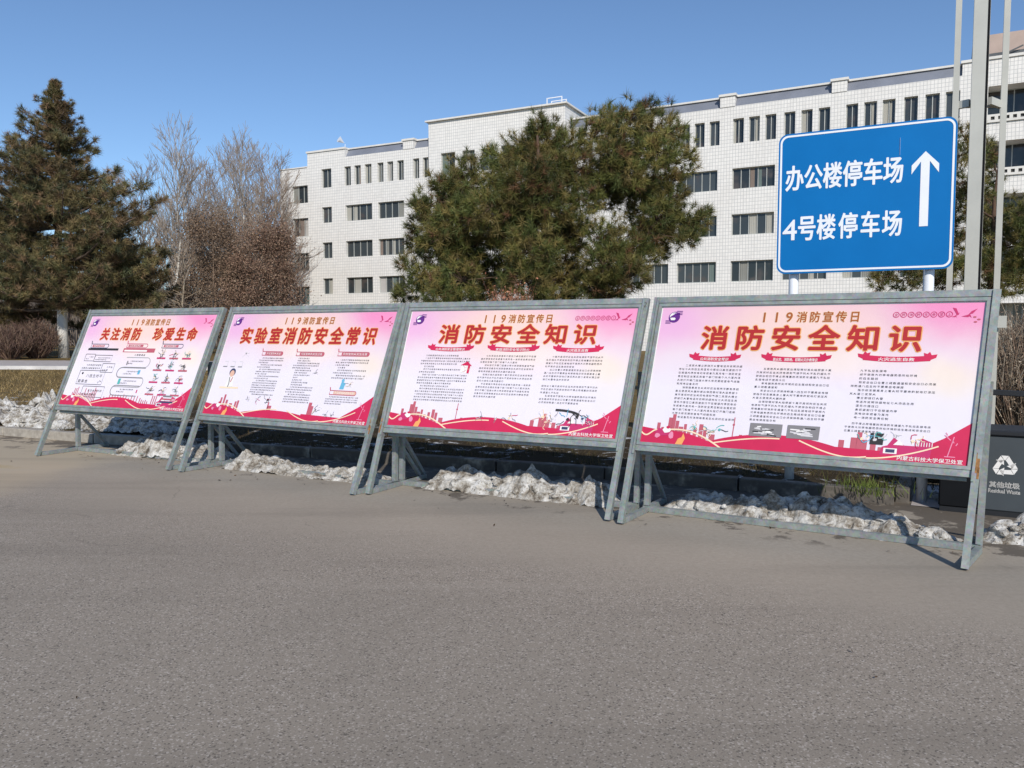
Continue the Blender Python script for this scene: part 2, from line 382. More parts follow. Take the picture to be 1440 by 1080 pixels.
tag(b.build('kerb', M['kerb'], bevel=0.008), kind='structure')
ap = kend + e_ * 0.14
sheet('bin_pavement', [ap + n_ * 0.05, ap + e_ * 9 + n_ * 0.05, ap + e_ * 9 + n_ * 1.2, ap + n_ * 1.2], 0.006, M['path'])
# pale footpath crossing the far lawn on the left
pa, pb = gnd(-700, 516, KZ), gnd(330, 520, KZ); pc, pd = gnd(330, 508, KZ), gnd(-700, 504, KZ)
sheet('footpath', [pa.xy, pb.xy, pc.xy, pd.xy], KZ + 0.006, M['path'])
b = MB()
for (p, q) in ((pa, pb),):
    b.bar((p.x, p.y - .1, KZ + .05), (q.x, q.y - .1, KZ + .05), 0.18, 0.16)
tag(b.build('path_edging', plain('white_edging', (0.58, 0.56, 0.54), 0.8, 0, 0.2, 2)), kind='structure')

# ------------------------------------------------------------------ text
_tc = {}
def text_mesh(s, size, offset=0.0, res=3, align='LEFT', spacing=1.0):
    cu = bpy.data.curves.new('lettering', 'FONT'); cu.body = s; cu.size = size; cu.offset = offset * size
    cu.resolution_u = res; cu.align_x = align; cu.space_character = spacing
    o = bpy.data.objects.new('lettering', cu); C.objects.link(o)
    me = bpy.data.meshes.new_from_object(o.evaluated_get(bpy.context.evaluated_depsgraph_get()))
    bpy.data.objects.remove(o); bpy.data.curves.remove(cu)
    return me
def text_verts(s, **k):
    key = (s, tuple(sorted(k.items())))
    if key not in _tc:
        me = text_mesh(s, **k); V = np.array([v.co[:] for v in me.vertices]).reshape(-1, 3); F = [tuple(p.vertices) for p in me.polygons]
        bpy.data.meshes.remove(me); _tc[key] = (V, F)
    return _tc[key]
def put_text(mb, s, x0, y0, wd, ht, z, off=0.0, res=3, mi=0, spacing=1.0):
    """fit a line of text into the box x0..x0+wd, y0..y0+ht"""
    V, F = text_verts(s, size=1.0, res=res, spacing=spacing)
    if len(V) == 0: return
    mn, mx = V[:, :2].min(0), V[:, :2].max(0); W = (V[:, :2] - mn) / np.maximum(mx - mn, 1e-6) * (wd, ht)
    stamp(mb, W + (x0, y0), F, z, off * ht, mi)
def stamp(mb, W, F, z, r, mi):
    """lay a flat glyph outline; a bold face is the same outline stamped round a small circle"""
    ring = [(0, 0)] + ([(r * math.cos(a * math.pi / 4), r * math.sin(a * math.pi / 4)) for a in range(8)] if r > 0 else [])
    for k, (dx, dy) in enumerate(ring): mb.add([(p[0] + dx, p[1] + dy, z + k * 1.5e-5) for p in W], F, mi)
def put_em(mb, ch, x0, y0, wd, ht, z, off=0.0, res=4, mi=0):
    """one character set in its full square, so that thin characters keep their proportion"""
    V, F = text_verts(ch, size=1.0, res=res)
    if ord(ch) > 255: W = np.c_[x0 + (V[:, 0] - .04) / .92 * wd, y0 + (V[:, 1] + .085) / .92 * ht]
    else:
        mn, mx = V[:, :2].min(0), V[:, :2].max(0); k = ht * .92 / (mx[1] - mn[1]); W = np.c_[x0 + wd / 2 + (V[:, 0] - (mn[0] + mx[0]) / 2) * k, y0 + ht * .04 + (V[:, 1] - mn[1]) * k]
    stamp(mb, W, F, z, off * ht, mi)

# ------------------------------------------------------------------ notice boards
LEANS = {1: (.68, .25), 2: (.70, .13), 3: (.49, .18), 4: (.47, .13)}   # how far each board leans back and racks to its right over its height
T0, T1 = 0.735, 2.035      # poster span measured up the slope

CORPUS = ['一、消防安全责任制，应当落实到每个部门和每个人', '二、发现火情立即拨打火警电话并说明详细地址', '三、疏散通道和安全出口必须保持畅通', '四、不得占用堵塞封闭消防车通道',
          '五、使用灭火器时拔出保险销对准火焰根部', '六、室内消火栓打开箱门连接水带水枪', '七、火场逃生用湿毛巾捂住口鼻低姿前行', '八、逃生时不要乘坐电梯，按指示标志撤离',
          '九、不私拉乱接电线，不使用大功率电器', '十、离开房间时应当关闭电源和气源', '定期检查电气线路和用电设备，及时消除隐患', '不在楼道内停放电动车或者为其充电', '身上着火时不要奔跑，就地打滚压灭火苗',
          '熟悉所处环境的逃生路线和安全出口位置', '不玩火，不乱扔烟头，不焚烧杂物', '发生火灾时应当保持冷静，有序疏散']
def body(mb, u0, u1, v1, v0, rows, Wd, Hd, z, seed, mi=0, gaps=(), blank=()):
    r = random.Random(seed); dv = (v1 - v0) / rows; chars = ''.join(CORPUS[(seed + i * 5) % len(CORPUS)] for i in range(9)).replace('，', '').replace('、', '')
    gh = dv * Hd * 0.60; per = max(4, int((u1 - u0) * Wd / (gh * 1.42))); k = 0
    for i in range(rows):
        if i in blank: continue
        ind = 0
        n = per
        if i in gaps: n = int(per * r.uniform(0.3, 0.8))
        if i == 0 or i - 1 in gaps: ind = 2
        n = max(2, n - ind)
        s = ''.join(chars[(k + j) % len(chars)] for j in range(n)); k += n
        cw = (u1 - u0) * Wd / per
        put_text(mb, s, u0 * Wd + ind * cw, (v1 - (i + 1) * dv) * Hd, cw * n * 0.97, gh, z, 0.0, 1, mi, 1.35)

def blob2(mb, u, v, ru, rv, Wd, Hd, z, mi, n=10, jit=0.0, seed=0):
    r = random.Random(seed)
    mb.poly([(u * Wd + math.cos(a) * ru * (1 + r.uniform(-jit, jit)), v * Hd + math.sin(a) * rv * (1 + r.uniform(-jit, jit))) for a in [2 * math.pi * i / n for i in range(n)]], z, mi)

def rect2(mb, u0, v0, u1, v1, Wd, Hd, z, mi): mb.poly([(u0*Wd, v0*Hd), (u1*Wd, v0*Hd), (u1*Wd, v1*Hd), (u0*Wd, v1*Hd)], z, mi)

def outline(mb, pts, wd, z, mi): mb.strip(pts, wd, z, mi)

def doodle(mb, u, v, s, Wd, Hd, z, seed, mis):
    """small printed line drawing: a few strokes and blots"""
    r = random.Random(seed)
    for k in range(5):
        a = r.uniform(0, 6.28); x = u * Wd + r.uniform(-s, s) * .6; y = v * Hd + r.uniform(-s, s) * .5
        pts = [(x, y)]
        for j in range(4):
            a += r.uniform(-1.1, 1.1); x += math.cos(a) * s * .35; y += math.sin(a) * s * .3; pts.append((x, y))
        mb.strip(pts, s * 0.10, z + 0.0001 * k, r.choice(mis))
    blob2(mb, u + r.uniform(-.2, .2) * s / Wd, v, s * .25, s * .22, Wd, Hd, z + .0007, r.choice(mis), 9, .3, seed)

def wave_art(poster, Wd, Hd, low, seed):
    inks = [M['ink_crimson'], M['ink_cream'], M['ink_flame'], M['ink_white'], M['ink_rose'], M['ink_navy'], M['ink_magenta'], M['ink_pink']]
    b = MB(); r = random.Random(seed)
    # skyline silhouettes
    def tower_(u, wd, h): rect2(b, u - wd/2, 0.02, u + wd/2, h, Wd, Hd, .0022, 4)
    if not low:
        spots = [(0.06,.012,.15),(0.075,.01,.12),(0.10,.014,.19),(.112,.012,.215),(.125,.012,.17),(.14,.016,.13),(.155,.01,.15),(.17,.012,.11),(.19,.012,.13),(.21,.014,.155),(.225,.012,.13),(.25,.02,.09),(.345,.01,.10),(.37,.012,.08),(.40,.01,.06),(.62,.014,.07),(.655,.016,.11),(.69,.018,.13),(.705,.014,.165),(.72,.016,.12),(.745,.016,.10),(.765,.012,.08)]
    elif low == 1:
        spots = [(.10,.012,.17),(.12,.012,.20),(.14,.014,.15),(.17,.02,.12),(.2,.012,.14),(.215,.012,.15),(.42,.025,.12),(.41,.008,.15),(.66,.018,.17),(.675,.012,.14)]
    else:
        spots = [(.08 + i * .013, .006, .12 + r.uniform(0, .10)) for i in range(16)] + [(.33 + i * .022, .006, .10 + r.uniform(0, .05)) for i in range(14)] + [(.64 + i * .015, .007, .05 + r.uniform(0, .12)) for i in range(9)]
    for s in spots: tower_(*s)
    # spire
    if low == 0: b.strip([(.318*Wd, .08*Hd), (.3185*Wd, .215*Hd)], .008, .0023, 4); blob2(b, .318, .165, .010, .010, Wd, Hd, .0024, 4)
    # red hills
    def hill(pts, z, mi): b.add([(u*Wd, v*Hd, z) for u, v in pts], [tuple(range(len(pts)))], mi)
    N = 26
    def arc(u0, u1, f): return [(u0 + (u1-u0)*i/N, f((i)/N)) for i in range(N + 1)]
    top1 = arc(0.0, .30, lambda t: .115 - .035 * math.sin(t * math.pi * .6) + .05 * math.sin(max(0, t - .25) * math.pi / .75) * (1 - t) - .07 * t * t)
    for (a, c) in zip(top1[:-1], top1[1:]): hill([(a[0], 0), (c[0], 0), (c[0], max(.004, c[1])), (a[0], max(.004, a[1]))], .0030, 0)
    top2 = arc(.24, .70, lambda t: .02 + (.085 if low != 1 else .05) * max(0.0, math.sin(t * math.pi)) ** .8 + .018 * (1 - t))
    for (a, c) in zip(top2[:-1], top2[1:]): hill([(a[0], 0), (c[0], 0), c, a], .0034, 0)
    top3 = arc(.62, 1.0, lambda t: .045 + (.02 * (1 - t)) + .0 * t)
    for (a, c) in zip(top3[:-1], top3[1:]): hill([(a[0], 0), (c[0], 0), c, a], .0032, 0)
    hill([(.80, .0), (1.0, .0), (1.0, .262), (.93, .155), (.86, .075)], .0038, 0)
    # cream contour curves
    def curve(f, u0, u1, wd, z): b.strip([(u * Wd, f((u - u0)/(u1 - u0)) * Hd) for u in [u0 + (u1-u0)*i/24 for i in range(25)]], wd, z, 1)
    curve(lambda t: .078 - .02 * math.sin(t * 6), 0, .07, .012, .0044)
    curve(lambda t: .095 - .02 * t - .075 * t ** 1.8 + .035 * math.sin(t * math.pi), .07, .285, .012, .0044)
    curve(lambda t: .035 + .055 * math.sin(t * 1.6), .26, .47, .010, .0042)
    curve(lambda t: .088 - .085 * math.sin(t * math.pi * .62) + .02 * max(0, t - .7), .53, .73, .010, .0042)
    curve(lambda t: .008 + .10 * t ** 1.7, .73, .92, .010, .0042)
    # small hose-and-flame picture at left, torch outline at right, little engine
    blob2(b, .075, .085, .060, .035, Wd, Hd, .0046, 6, 12, .25, seed); blob2(b, .092, .10, .032, .026, Wd, Hd, .0049, 3, 8, .3, seed+1); blob2(b, .06, .06, .022, .018, Wd, Hd, .0050, 7, 8, .3, seed+2)
    blob2(b, .11, .065, .022, .030, Wd, Hd, .0052, 7, 8, .2, seed+3); blob2(b, .095, .12, .018, .012, Wd, Hd, .0052, 0, 8, .2, seed+9)
    b.poly([((.128)*Wd, .005*Hd), (.152*Wd, .005*Hd), (.160*Wd, .05*Hd), (.152*Wd, .085*Hd), (.147*Wd, .055*Hd), (.136*Wd, .045*Hd)], .0054, 2)
    for k in range(5):
        a = .1 + k * .25; b.strip([((.952 + .012 * math.cos(a * 3)) * Wd, (.135 + .03 * k * .5) * Hd - .02), ((.952 + .02 * math.cos(a * 3 + .4)) * Wd, (.15 + .03 * k * .5) * Hd - .02)], .006, .0046, 7)
    b.strip([(.945*Wd, .05*Hd), (.95*Wd, .10*Hd), (.957*Wd, .17*Hd)], .006, .0046, 7); b.strip([(.937*Wd, .05*Hd), (.965*Wd, .05*Hd)], .006, .0047, 7)
    if low != 1:
        b.poly([(.765*Wd,.035*Hd),(.90*Wd,.035*Hd),(.905*Wd,.125*Hd),(.875*Wd,.15*Hd),(.865*Wd,.10*Hd),(.83*Wd,.10*Hd),(.80*Wd,.145*Hd),(.785*Wd,.095*Hd),(.77*Wd,.085*Hd)], .0041, 6)
        rect2(b, .775, .045, .812, .078, Wd, Hd, .0050, 3); rect2(b, .781, .051, .806, .072, Wd, Hd, .0052, 5)
        b.poly([(.80*Wd,.10*Hd),(.828*Wd,.10*Hd),(.815*Wd,.135*Hd)], .0050, 3)
        for k in range(6): b.strip([((.868 + k*.007)*Wd, .10*Hd), ((.868 + k*.007)*Wd, .125*Hd)], .005, .0050, 3)
    b.build('wave_artwork', inks, poster)

def ribbon(b, u0, u1, v, Wd, Hd, z, mi, h=.034):
    y = v * Hd; hh = h * Hd / 2; x0, x1 = u0 * Wd, u1 * Wd; a = .022
    n = 12
    for i in range(n):
        t0, t1 = i/n, (i+1)/n; f = lambda t: -.012 * math.sin(t * math.pi)
        xa, xb = x0 + a + (x1-x0-2*a)*t0, x0 + a + (x1-x0-2*a)*t1
        b.poly([(xa, y-hh+f(t0)), (xb, y-hh+f(t1)), (xb, y+hh+f(t1)), (xa, y+hh+f(t0))], z, mi)
    b.poly([(x0-.012, y+.2*hh), (x0+a, y-hh*.6), (x0+a+.02, y+1.0*hh), (x0-.018, y+1.5*hh)], z - .0004, mi)
    b.poly([(x1+.012, y+.2*hh), (x1+.018, y+1.5*hh), (x1-a-.02, y+1.0*hh), (x1-a, y-hh*.6)], z - .0004, mi)
    for s, x in ((1, x0 + .035), (-1, x1 - .035)):
        b.poly([(x - s*.02, y+hh*.8), (x + s*.03, y+hh*.8), (x + s*.035, y+hh*2.0), (x + s*.012, y+hh*1.6), (x - s*.004, y+hh*2.4)], z + .0003, mi)

def capsule(b, u0, u1, v, Wd, Hd, z, mi, h=.030):
    x0, x1, y, r = u0*Wd, u1*Wd, v*Hd, h*Hd/2
    pts = [(x0 + r - r*math.cos(a), y + r*math.sin(a)) for a in [(-.5 + i/6)*math.pi*1.0 for i in range(7)]]
    pts = [(x0, y - r), (x1 - r, y - r)] + [(x1 - r + r*math.cos(a), y + r*math.sin(a)) for a in [(-.5 + i/6)*math.pi for i in range(1, 7)]] + [(x0, y + r)]
    b.strip(pts + [pts[0]], .008, z, mi)
    b.strip([(x0 - .0, y + r), (x0 - .012, y + r*2.6)], .012, z, mi)

def common_art(poster, Wd, Hd, no_circles):
    ink = [M['ink_purple'], M['ink_white'], M['ink_magenta'], M['ink_rose']]
    b = MB()   # emblem
    ex, ey, er = .052*Wd, .918*Hd, .050
    blob2(b, .052, .918, er*1.0, er*.95, Wd, Hd, .003, 0, 22)
    blob2(b, .050, .925, er*.72, er*.66, Wd, Hd, .0035, 1, 18)
    b.poly([(ex-.040, ey-.006), (ex-.012, ey+.034), (ex+.046, ey+.034), (ex+.044, ey-.012)], .004, 0)
    b.poly([(ex-.028, ey-.026), (ex+.006, ey-.026), (ex+.008, ey-.004), (ex-.026, ey-.004)], .0045, 1)
    b.poly([(ex+.012, ey-.026), (ex+.040, ey-.026), (ex+.042, ey-.006), (ex+.014, ey-.006)], .0045, 0)
    b.strip([(ex-.03, ey+.012), (ex-.002, ey+.030)], .008, .0048, 1)
    for k in range(3): b.strip([(ex+.015, ey+.052-k*.014), (ex+.068, ey+.050-k*.014)], .006, .004, 0)
    for k in range(3): b.strip([(ex-.072, ey-.030-k*.011), (ex-.025, ey-.030-k*.011)], .005, .004, 0)
    b.build('emblem', ink[:2], poster)
    b = MB()   # birds
    def bird(x, y, s, mi):
        b.poly([(x-s, y-.35*s), (x-.2*s, y-.1*s), (x+.15*s, y+.15*s), (x+.1*s, y-.3*s), (x-.1*s, y-.45*s)], .003, mi)
        b.poly([(x-.1*s, y-.05*s), (x+.25*s, y+.45*s), (x+1.0*s, y+.85*s), (x+.45*s, y+.1*s)], .0031, mi)
        b.poly([(x-.05*s, y-.2*s), (x+.35*s, y-.55*s), (x+.15*s, y-.1*s)], .0032, mi)
    bird(.957*Wd, .918*Hd, .048, 2); bird(.922*Wd, .91*Hd, .026, 2)
    b.poly([(.912*Wd, .96*Hd), (.922*Wd, .955*Hd), (.931*Wd, .915*Hd), (.924*Wd, .918*Hd)], .003, 2)
    for k, (u, v) in enumerate(((.972,.90),(.983,.885),(.975,.87))): blob2(b, u, v, .012, .007, Wd, Hd, .003, 3, 6)
    b.build('bird_artwork', ink, poster)
    if not no_circles:
        b = MB()
        for k, ch in enumerate('全民消防生命至上'):
            u = .762 + k * .0205; x, y = u*Wd, .918*Hd
            b.strip([(x + .020*math.cos(a), y + .020*math.sin(a)) for a in [2*math.pi*i/14 for i in range(15)]], .005, .003, 0)
            put_text(b, ch, x - .011, y - .011, .022, .022, .003, .0, 1, 0)
        b.build('slogan_lettering', M['ink_magenta'], poster)
    b = MB(); put_text(b, '内蒙古科技大学保卫处宣', .815*Wd, .010*Hd, .17*Wd, .026*Hd, .0056, .012, 2); b.build('footer_lettering', M['ink_white'], poster)

def lettering(poster, name, s, u0, u1, v0, v1, Wd, Hd, inks, bold):
    """headline in two printed layers: pale surround and coloured face; one object per word"""
    n = len(s); cell = (u1 - u0) / n; b = MB()
    for i, ch in enumerate(s + ' '):
        if ch == ' ':
            if b.v: b.build(name, inks, poster)
            b = MB(); continue
        g = .76 if ord(ch) > 255 else .6
        x = (u0 + cell * (i + .5 - g/2)) * Wd; h = (v1 - v0) * Hd
        put_em(b, ch, x, v0*Hd, cell*g*Wd, h, .0030, bold * 2.1, 4, 0)
        put_em(b, ch, x, v0*Hd, cell*g*Wd, h, .0038, bold, 4, 1)

def make_board(idx, foot_l, foot_r, label):
    FL, FR = gnd(*foot_l), gnd(*foot_r); d = (FR - FL); Wb = d.length; yaw = math.atan2(d.y, d.x)
    lb, rk = LEANS[idx]; LEAN = math.atan2(1.9, lb); LLEN = math.hypot(lb, 1.9); RACK = rk / LLEN
    root = empty('display_board', FL, yaw)
    tag(root, label, 'notice board', 'fire safety notice boards in a row')
    steel = M['galv']; G = 0.047
    sl_ = Vector((0, math.cos(LEAN), math.sin(LEAN))); nrm = Vector((0, -math.sin(LEAN), math.cos(LEAN)))
    def on(x, t, o=0.0): return Vector((x + RACK * t, 0, 0)) + sl_ * t + nrm * o
    for s, x in ((0, G/2), (1, Wb - G/2)):
        b = MB(); b.bar(on(x, 0.012), on(x, LLEN), G, 0.05, up=nrm, caps=False)
        # hollow foot: dark inner walls
        b.bar(on(x, 0.013), on(x, 0.3), G - .008, .042, up=nrm, caps=False)
        xo = x + (0.017 if s == 0 else -0.017)
        b.bar(on(xo, 0.60, .031), on(xo, LLEN - .004, .031), 0.017, 0.012, up=nrm)
        b.build('leg', steel, root)
        b = MB(); px_ = x + (.075 if s else .01); b.bar((px_, .575, .06), (px_ + .03, .575, 1.25), .05, .046, up=(1, 0, 0)); b.build('rear_post', steel, root)
        b = MB(); b.bar((x, 0.055, .026), (px_, 0.545, .026), .046, .046); b.bar((px_, 0.602, .026), (px_, 1.02, .026), .046, .046)
        b.bar((px_, 1.0, .05), (px_, .605, .50), .034, .034, up=(1, 0, 0)); b.build('foot_bar', steel, root)
    b = MB(); b.bar((0.0, .575, .028), (Wb + .06, .575, .028), .05, .05); b.build('base_bar', steel, root)
    b = MB(); b.bar(on(G + .001, LLEN - .026), on(Wb - G - .001, LLEN - .026), .05, .046, up=nrm); b.build('top_rail', steel, root)
    b = MB(); b.bar(on(G + .001, .652, -.004), on(Wb - G - .001, .652, -.004), .046, .042, up=nrm); b.bar(on(G + .03, .62, -.06), on(Wb - G - .03, .62, -.06), .03, .04, up=nrm); b.build('bottom_rail', steel, root)
    b = MB()   # inner frame that clamps the poster
    x0, x1 = G + .006, Wb - G - .006; t0, t1 = .678, LLEN - .056; fw = .026
    for (p, q) in ((on(x0, t0 + fw/2, .012), on(x1, t0 + fw/2, .012)), (on(x0, t1 - fw/2, .012), on(x1, t1 - fw/2, .012)), (on(x0 + fw/2, t0 + fw, .012), on(x0 + fw/2, t1 - fw, .012)), (on(x1 - fw/2, t0 + fw, .012), on(x1 - fw/2, t1 - fw, .012))):
        b.bar(p, q, fw, .022, up=nrm)
    b.build('poster_frame', steel, root)
    # rust runs at the welds
    b = MB()
    for s, x in ((0, G/2), (1, Wb - G/2)):
        if (idx, s) in ((4, 1), (3, 0), (2, 1), (1, 0)):
            k = 1.0 if idx == 4 else .55
            b.bar(on(x, .66, .0262), on(x, .66 + .10*k, .0262), .030*k, .002, up=nrm); b.bar(on(x + (.012 if s else -.012), .62, .0262), on(x + (.012 if s else -.012), .70, .0262), .014, .002, up=nrm)
            b.bar(on(x - .006, .73, .0268), on(x - .01, .73 + .07*k, .0268), .012, .002, up=nrm)
    if b.v: b.build('rust_stain', M['rust'], root)
    # poster: local x right, y up the slope, z out of the face
    px0, px1, pt0, pt1 = x0 + fw - .004, x1 - fw + .004, t0 + fw - .004, t1 - fw + .004
    Wd, Hd = px1 - px0, pt1 - pt0
    b = MB(); b.box((0, 0, -.006), (Wd, Hd, 0)); poster = b.build('poster', M['margin'], root)
    poster.location = on(px0, pt0, .004); poster.rotation_euler = (LEAN, 0, 0)
    mg = .012
    b = MB(); b.poly([(0, 0), (Wd - 2*mg, 0), (Wd - 2*mg, Hd - 2*mg), (0, Hd - 2*mg)], 0); pr = b.build('printed_sheet', mk_poster(Wd - 2*mg, Hd - 2*mg), poster); pr.location = (mg, mg, .0012)
    art_low = {1: 2, 2: 1, 3: 0, 4: 0}[idx]
    wave_art(poster, Wd, Hd, art_low, idx * 13); common_art(poster, Wd, Hd, idx < 3)
    v119 = (.875, .945) if idx == 4 else (.885, .952)
    lettering(poster, 'subtitle_lettering', '119消防宣传日', .345, .665, *v119, Wd, Hd, [M['ink_cream'], M['ink_brown']], .030)
    T = {1: ('关注消防 珍爱生命', .13, .90, .725, .855), 2: ('实验室消防安全常识', .09, .93, .70, .85), 3: ('消防安全知识', .15, .865, .715, .868), 4: ('消防安全知识', .15, .855, .685, .848)}[idx]
    lettering(poster, 'title_lettering', *T, Wd, Hd, [M['ink_gold'], M['ink_red']], .034)
    inks = [M['ink_black'], M['ink_rose'], M['ink_white'], M['ink_grey'], M['ink_sky'], M['ink_teal'], M['ink_magenta'], M['ink_skin'], M['ink_cream'], M['ink_pale'], M['ink_navy'], M['ink_crimson']]
    class Bag:
        """hands out a fresh mesh for every printed item, then builds each as its own object"""
        def __init__(s, name): s.name = name; s.l = []
        def new(s): s.l.append(MB()); return s.l[-1]
        def build(s):
            for m in s.l:
                if m.v: m.build(s.name, inks, poster)
    cols_, heads_, pics_ = Bag('text_column'), Bag('heading_ribbon'), Bag('picture')
    _body, _doodle, _ribbon, _capsule = globals()['body'], globals()['doodle'], globals()['ribbon'], globals()['capsule']
    def body(_b, *a, **k): _body(cols_.new(), *a, **k)
    def doodle(_b, *a, **k): _doodle(pics_.new(), *a, **k)
    b = None
    if idx in (3, 4):
        heads = [(.135, .30, .625, '公共消防安全常识'), (.38, .585, .63, '防火灾、消防栓、初期火灾扑救常识'), (.675, .88, .643, '火灾逃生自救')] if idx == 4 else [(.125, .33, .672, '公共消防安全管理常识'), (.405, .62, .675, '家庭消防安全常识防火'), (.69, .882, .674, '火灾逃生自救')]
        for (u0, u1, v, s) in heads:
            h = heads_.new(); _ribbon(h, u0, u1, v, Wd, Hd, .003, 11)
            m = .045 if len(s) > 7 else .07
            put_text(h, s, (u0 + m*.75)*Wd, (v - .014)*Hd - .008, (u1 - u0 - 1.5*m)*Wd, .022*Hd, .0046, .015, 2, 2)
    if idx == 4:
        body(b, .10, .322, .585, .19, 15, Wd, Hd, .003, 1, 0, gaps=(5, 13)); body(b, .366, .603, .572, .20, 15, Wd, Hd, .003, 4, 0, gaps=(3, 5, 8, 14))
        body(b, .66, .90, .575, .25, 13, Wd, Hd, .003, 8, 0, gaps=(0, 1, 2, 4, 6, 7, 8, 9, 10, 11, 12)); body(b, .658, .90, .236, .165, 3, Wd, Hd, .003, 3, 1, gaps=(2,))
        for (u0, u1) in ((.372, .474), (.49, .588)):
            p_ = pics_.new(); rect2(p_, u0, .098, u1, .185, Wd, Hd, .0060, 3); r = random.Random(int(u0 * 100))
            for k in range(16):
                x, y = r.uniform(u0 + .02, u1 - .02)*Wd, (.1 + .085*r.uniform(.1, .9))*Hd; a = r.uniform(-.5, .5); L_ = r.uniform(.015, .045)
                p_.strip([(x - L_*math.cos(a), y - .3*L_*math.sin(a)), (x + L_*math.cos(a), y + .3*L_*math.sin(a))], .009, .0062 + k*.00005, r.choice((9, 9, 0, 2)))
        for k, (u, v, s, mi) in enumerate([(.19, .13, .045, (9, 5, 8)), (.225, .125, .045, (8, 9, 5)), (.27, .125, .05, (8, 5, 0)), (.715, .125, .05, (5, 4, 8)), (.75, .125, .055, (5, 9)), (.85, .13, .05, (8, 11, 0)), (.80, .16, .03, (9, 3))]):
            doodle(p_, u, v, s, Wd, Hd, .0062, 40 + k, mi)
        rect2(pics_.new(), .735, .095, .772, .165, Wd, Hd, .0058, 9)
    if idx == 3:
        body(b, .10, .338, .625, .225, 17, Wd, Hd, .003, 2, 0, gaps=(0, 3, 4, 6, 10, 11)); body(b, .38, .626, .63, .245, 15, Wd, Hd, .003, 6, 0, gaps=(2, 5, 8, 13), blank=(14,)); body(b, .666, .90, .63, .245, 15, Wd, Hd, .003, 9, 0, gaps=(3, 7, 11, 14), blank=(8,))
        x, y = .318*Wd, .50*Hd; p_ = pics_.new()
        p_.poly([(x - .05, y - .035), (x + .045, y - .045), (x + .05, y + .04), (x - .045, y + .045)], .004, 2); p_.poly([(x - .06, y + .035), (x + .065, y + .03), (x + .01, y + .075)], .0044, 11); p_.poly([(x + .02, y - .04), (x + .045, y - .045), (x + .05, y + .04), (x + .025, y + .04)], .0046, 11)
        doodle(p_, .318, .49, .035, Wd, Hd, .005, 3, (1, 7, 9))
        for k, (u, v, s, mi) in enumerate([(.43, .115, .04, (3, 9)), (.50, .10, .03, (3, 9)), (.56, .115, .05, (8, 3, 11)), (.70, .14, .06, (8, 7, 9)), (.71, .10, .05, (7, 8)), (.74, .13, .045, (9, 3)), (.80, .13, .06, (10, 0, 4)), (.83, .155, .06, (4, 10)), (.86, .14, .05, (4, 9, 10)), (.885, .12, .045, (11, 3))]):
            doodle(p_, u, v, s, Wd, Hd, .0062, 70 + k, mi)
        p_ = pics_.new(); p_.strip([(.75*Wd + .28*math.cos(a)*.8, .13*Hd + .05*math.sin(a) + .03) for a in [.2 + i*.18 for i in range(9)]], .02, .0064, 4)
        put_text(MBn := MB(), '2', 0, 0, .03, .045, 0, .02); 
        MBn.v = [tuple(on(Wb - G/2 - .016 + v[0], LLEN - .085 + v[1], .0262 + .0) ) for v in MBn.v]; MBn.build('painted_number', M['ink_grey'], root)
    if idx == 2:
        for (u0, u1, v) in ((.275, .405, .605), (.49, .655, .606), (.735, .908, .612), (.75, .895, .268)):
            h = heads_.new(); rect2(h, u0 + .02, v - .013, u1, v + .013, Wd, Hd, .003, 7 if v < .5 else 1); capsule(h, u0, u1, v, Wd, Hd, .0034, 1, .036)
            put_text(h, '实验室防火安全注意事项'[: 7 if u1 - u0 < .14 else 9], (u0 + .028)*Wd, (v - .010)*Hd, (u1 - u0 - .04)*Wd, .020*Hd, .0038, .0, 1, 2)
        body(b, .268, .425, .575, .21, 17, Wd, Hd, .003, 3, 0, gaps=(2, 4, 7, 9, 15)); body(b, .49, .648, .58, .16, 19, Wd, Hd, .003, 5, 0, gaps=(0, 1, 4, 5, 6, 7, 8, 9, 10, 11, 14)); body(b, .735, .92, .575, .39, 8, Wd, Hd, .003, 7, 0, gaps=(2, 3, 5)); body(b, .735, .918, .245, .165, 4, Wd, Hd, .003, 11, 0, gaps=(3,))
        # lecturer in a pale coat with three placards, orange rule beneath
        X, Y = .118*Wd, .40*Hd; p_ = pics_.new()
        blob2(p_, .118, .415, .050, .048, Wd, Hd, .003, 10, 16); blob2(p_, .118, .402, .036, .040, Wd, Hd, .0034, 7, 14)
        p_.poly([(X - .06, Y - .16), (X + .07, Y - .16), (X + .055, Y - .03), (X - .035, Y - .03)], .0030, 2); p_.strip([(X - .02, Y - .04), (X - .005, Y - .12), (X - .01, Y - .16)], .014, .0036, 3); p_.strip([(X + .03, Y - .04), (X + .012, Y - .1)], .012, .0036, 1)
        p_.strip([(.06*Wd, .265*Hd), (.185*Wd, .268*Hd)], .022, .003, 8)
        for u in (.055, .105, .155): p_ = pics_.new(); p_.strip([(u*Wd - .03, .475*Hd), (u*Wd + .03, .475*Hd), (u*Wd + .028, .52*Hd), (u*Wd - .026, .52*Hd)], .008, .003, 9); p_.strip([(u*Wd - .035, .468*Hd), (u*Wd + .036, .468*Hd)], .009, .0032, 3)
        doodle(p_, .17, .60, .04, Wd, Hd, .003, 91, (3, 9))
        for k, (u, v, s, mi) in enumerate([(.275, .165, .035, (3, 9, 6)), (.33, .165, .04, (0, 9, 6)), (.40, .17, .05, (0, 11, 3)), (.635, .44, .035, (9, 3)), (.70, .11, .05, (8, 2, 3)), (.76, .075, .03, (0, 3)), (.80, .07, .03, (0, 3)), (.85, .345, .04, (9, 3, 8))]): doodle(p_, u, v, s, Wd, Hd, .0062, 110 + k, mi)
        X, Y = .808*Wd, .34*Hd; p_ = pics_.new()
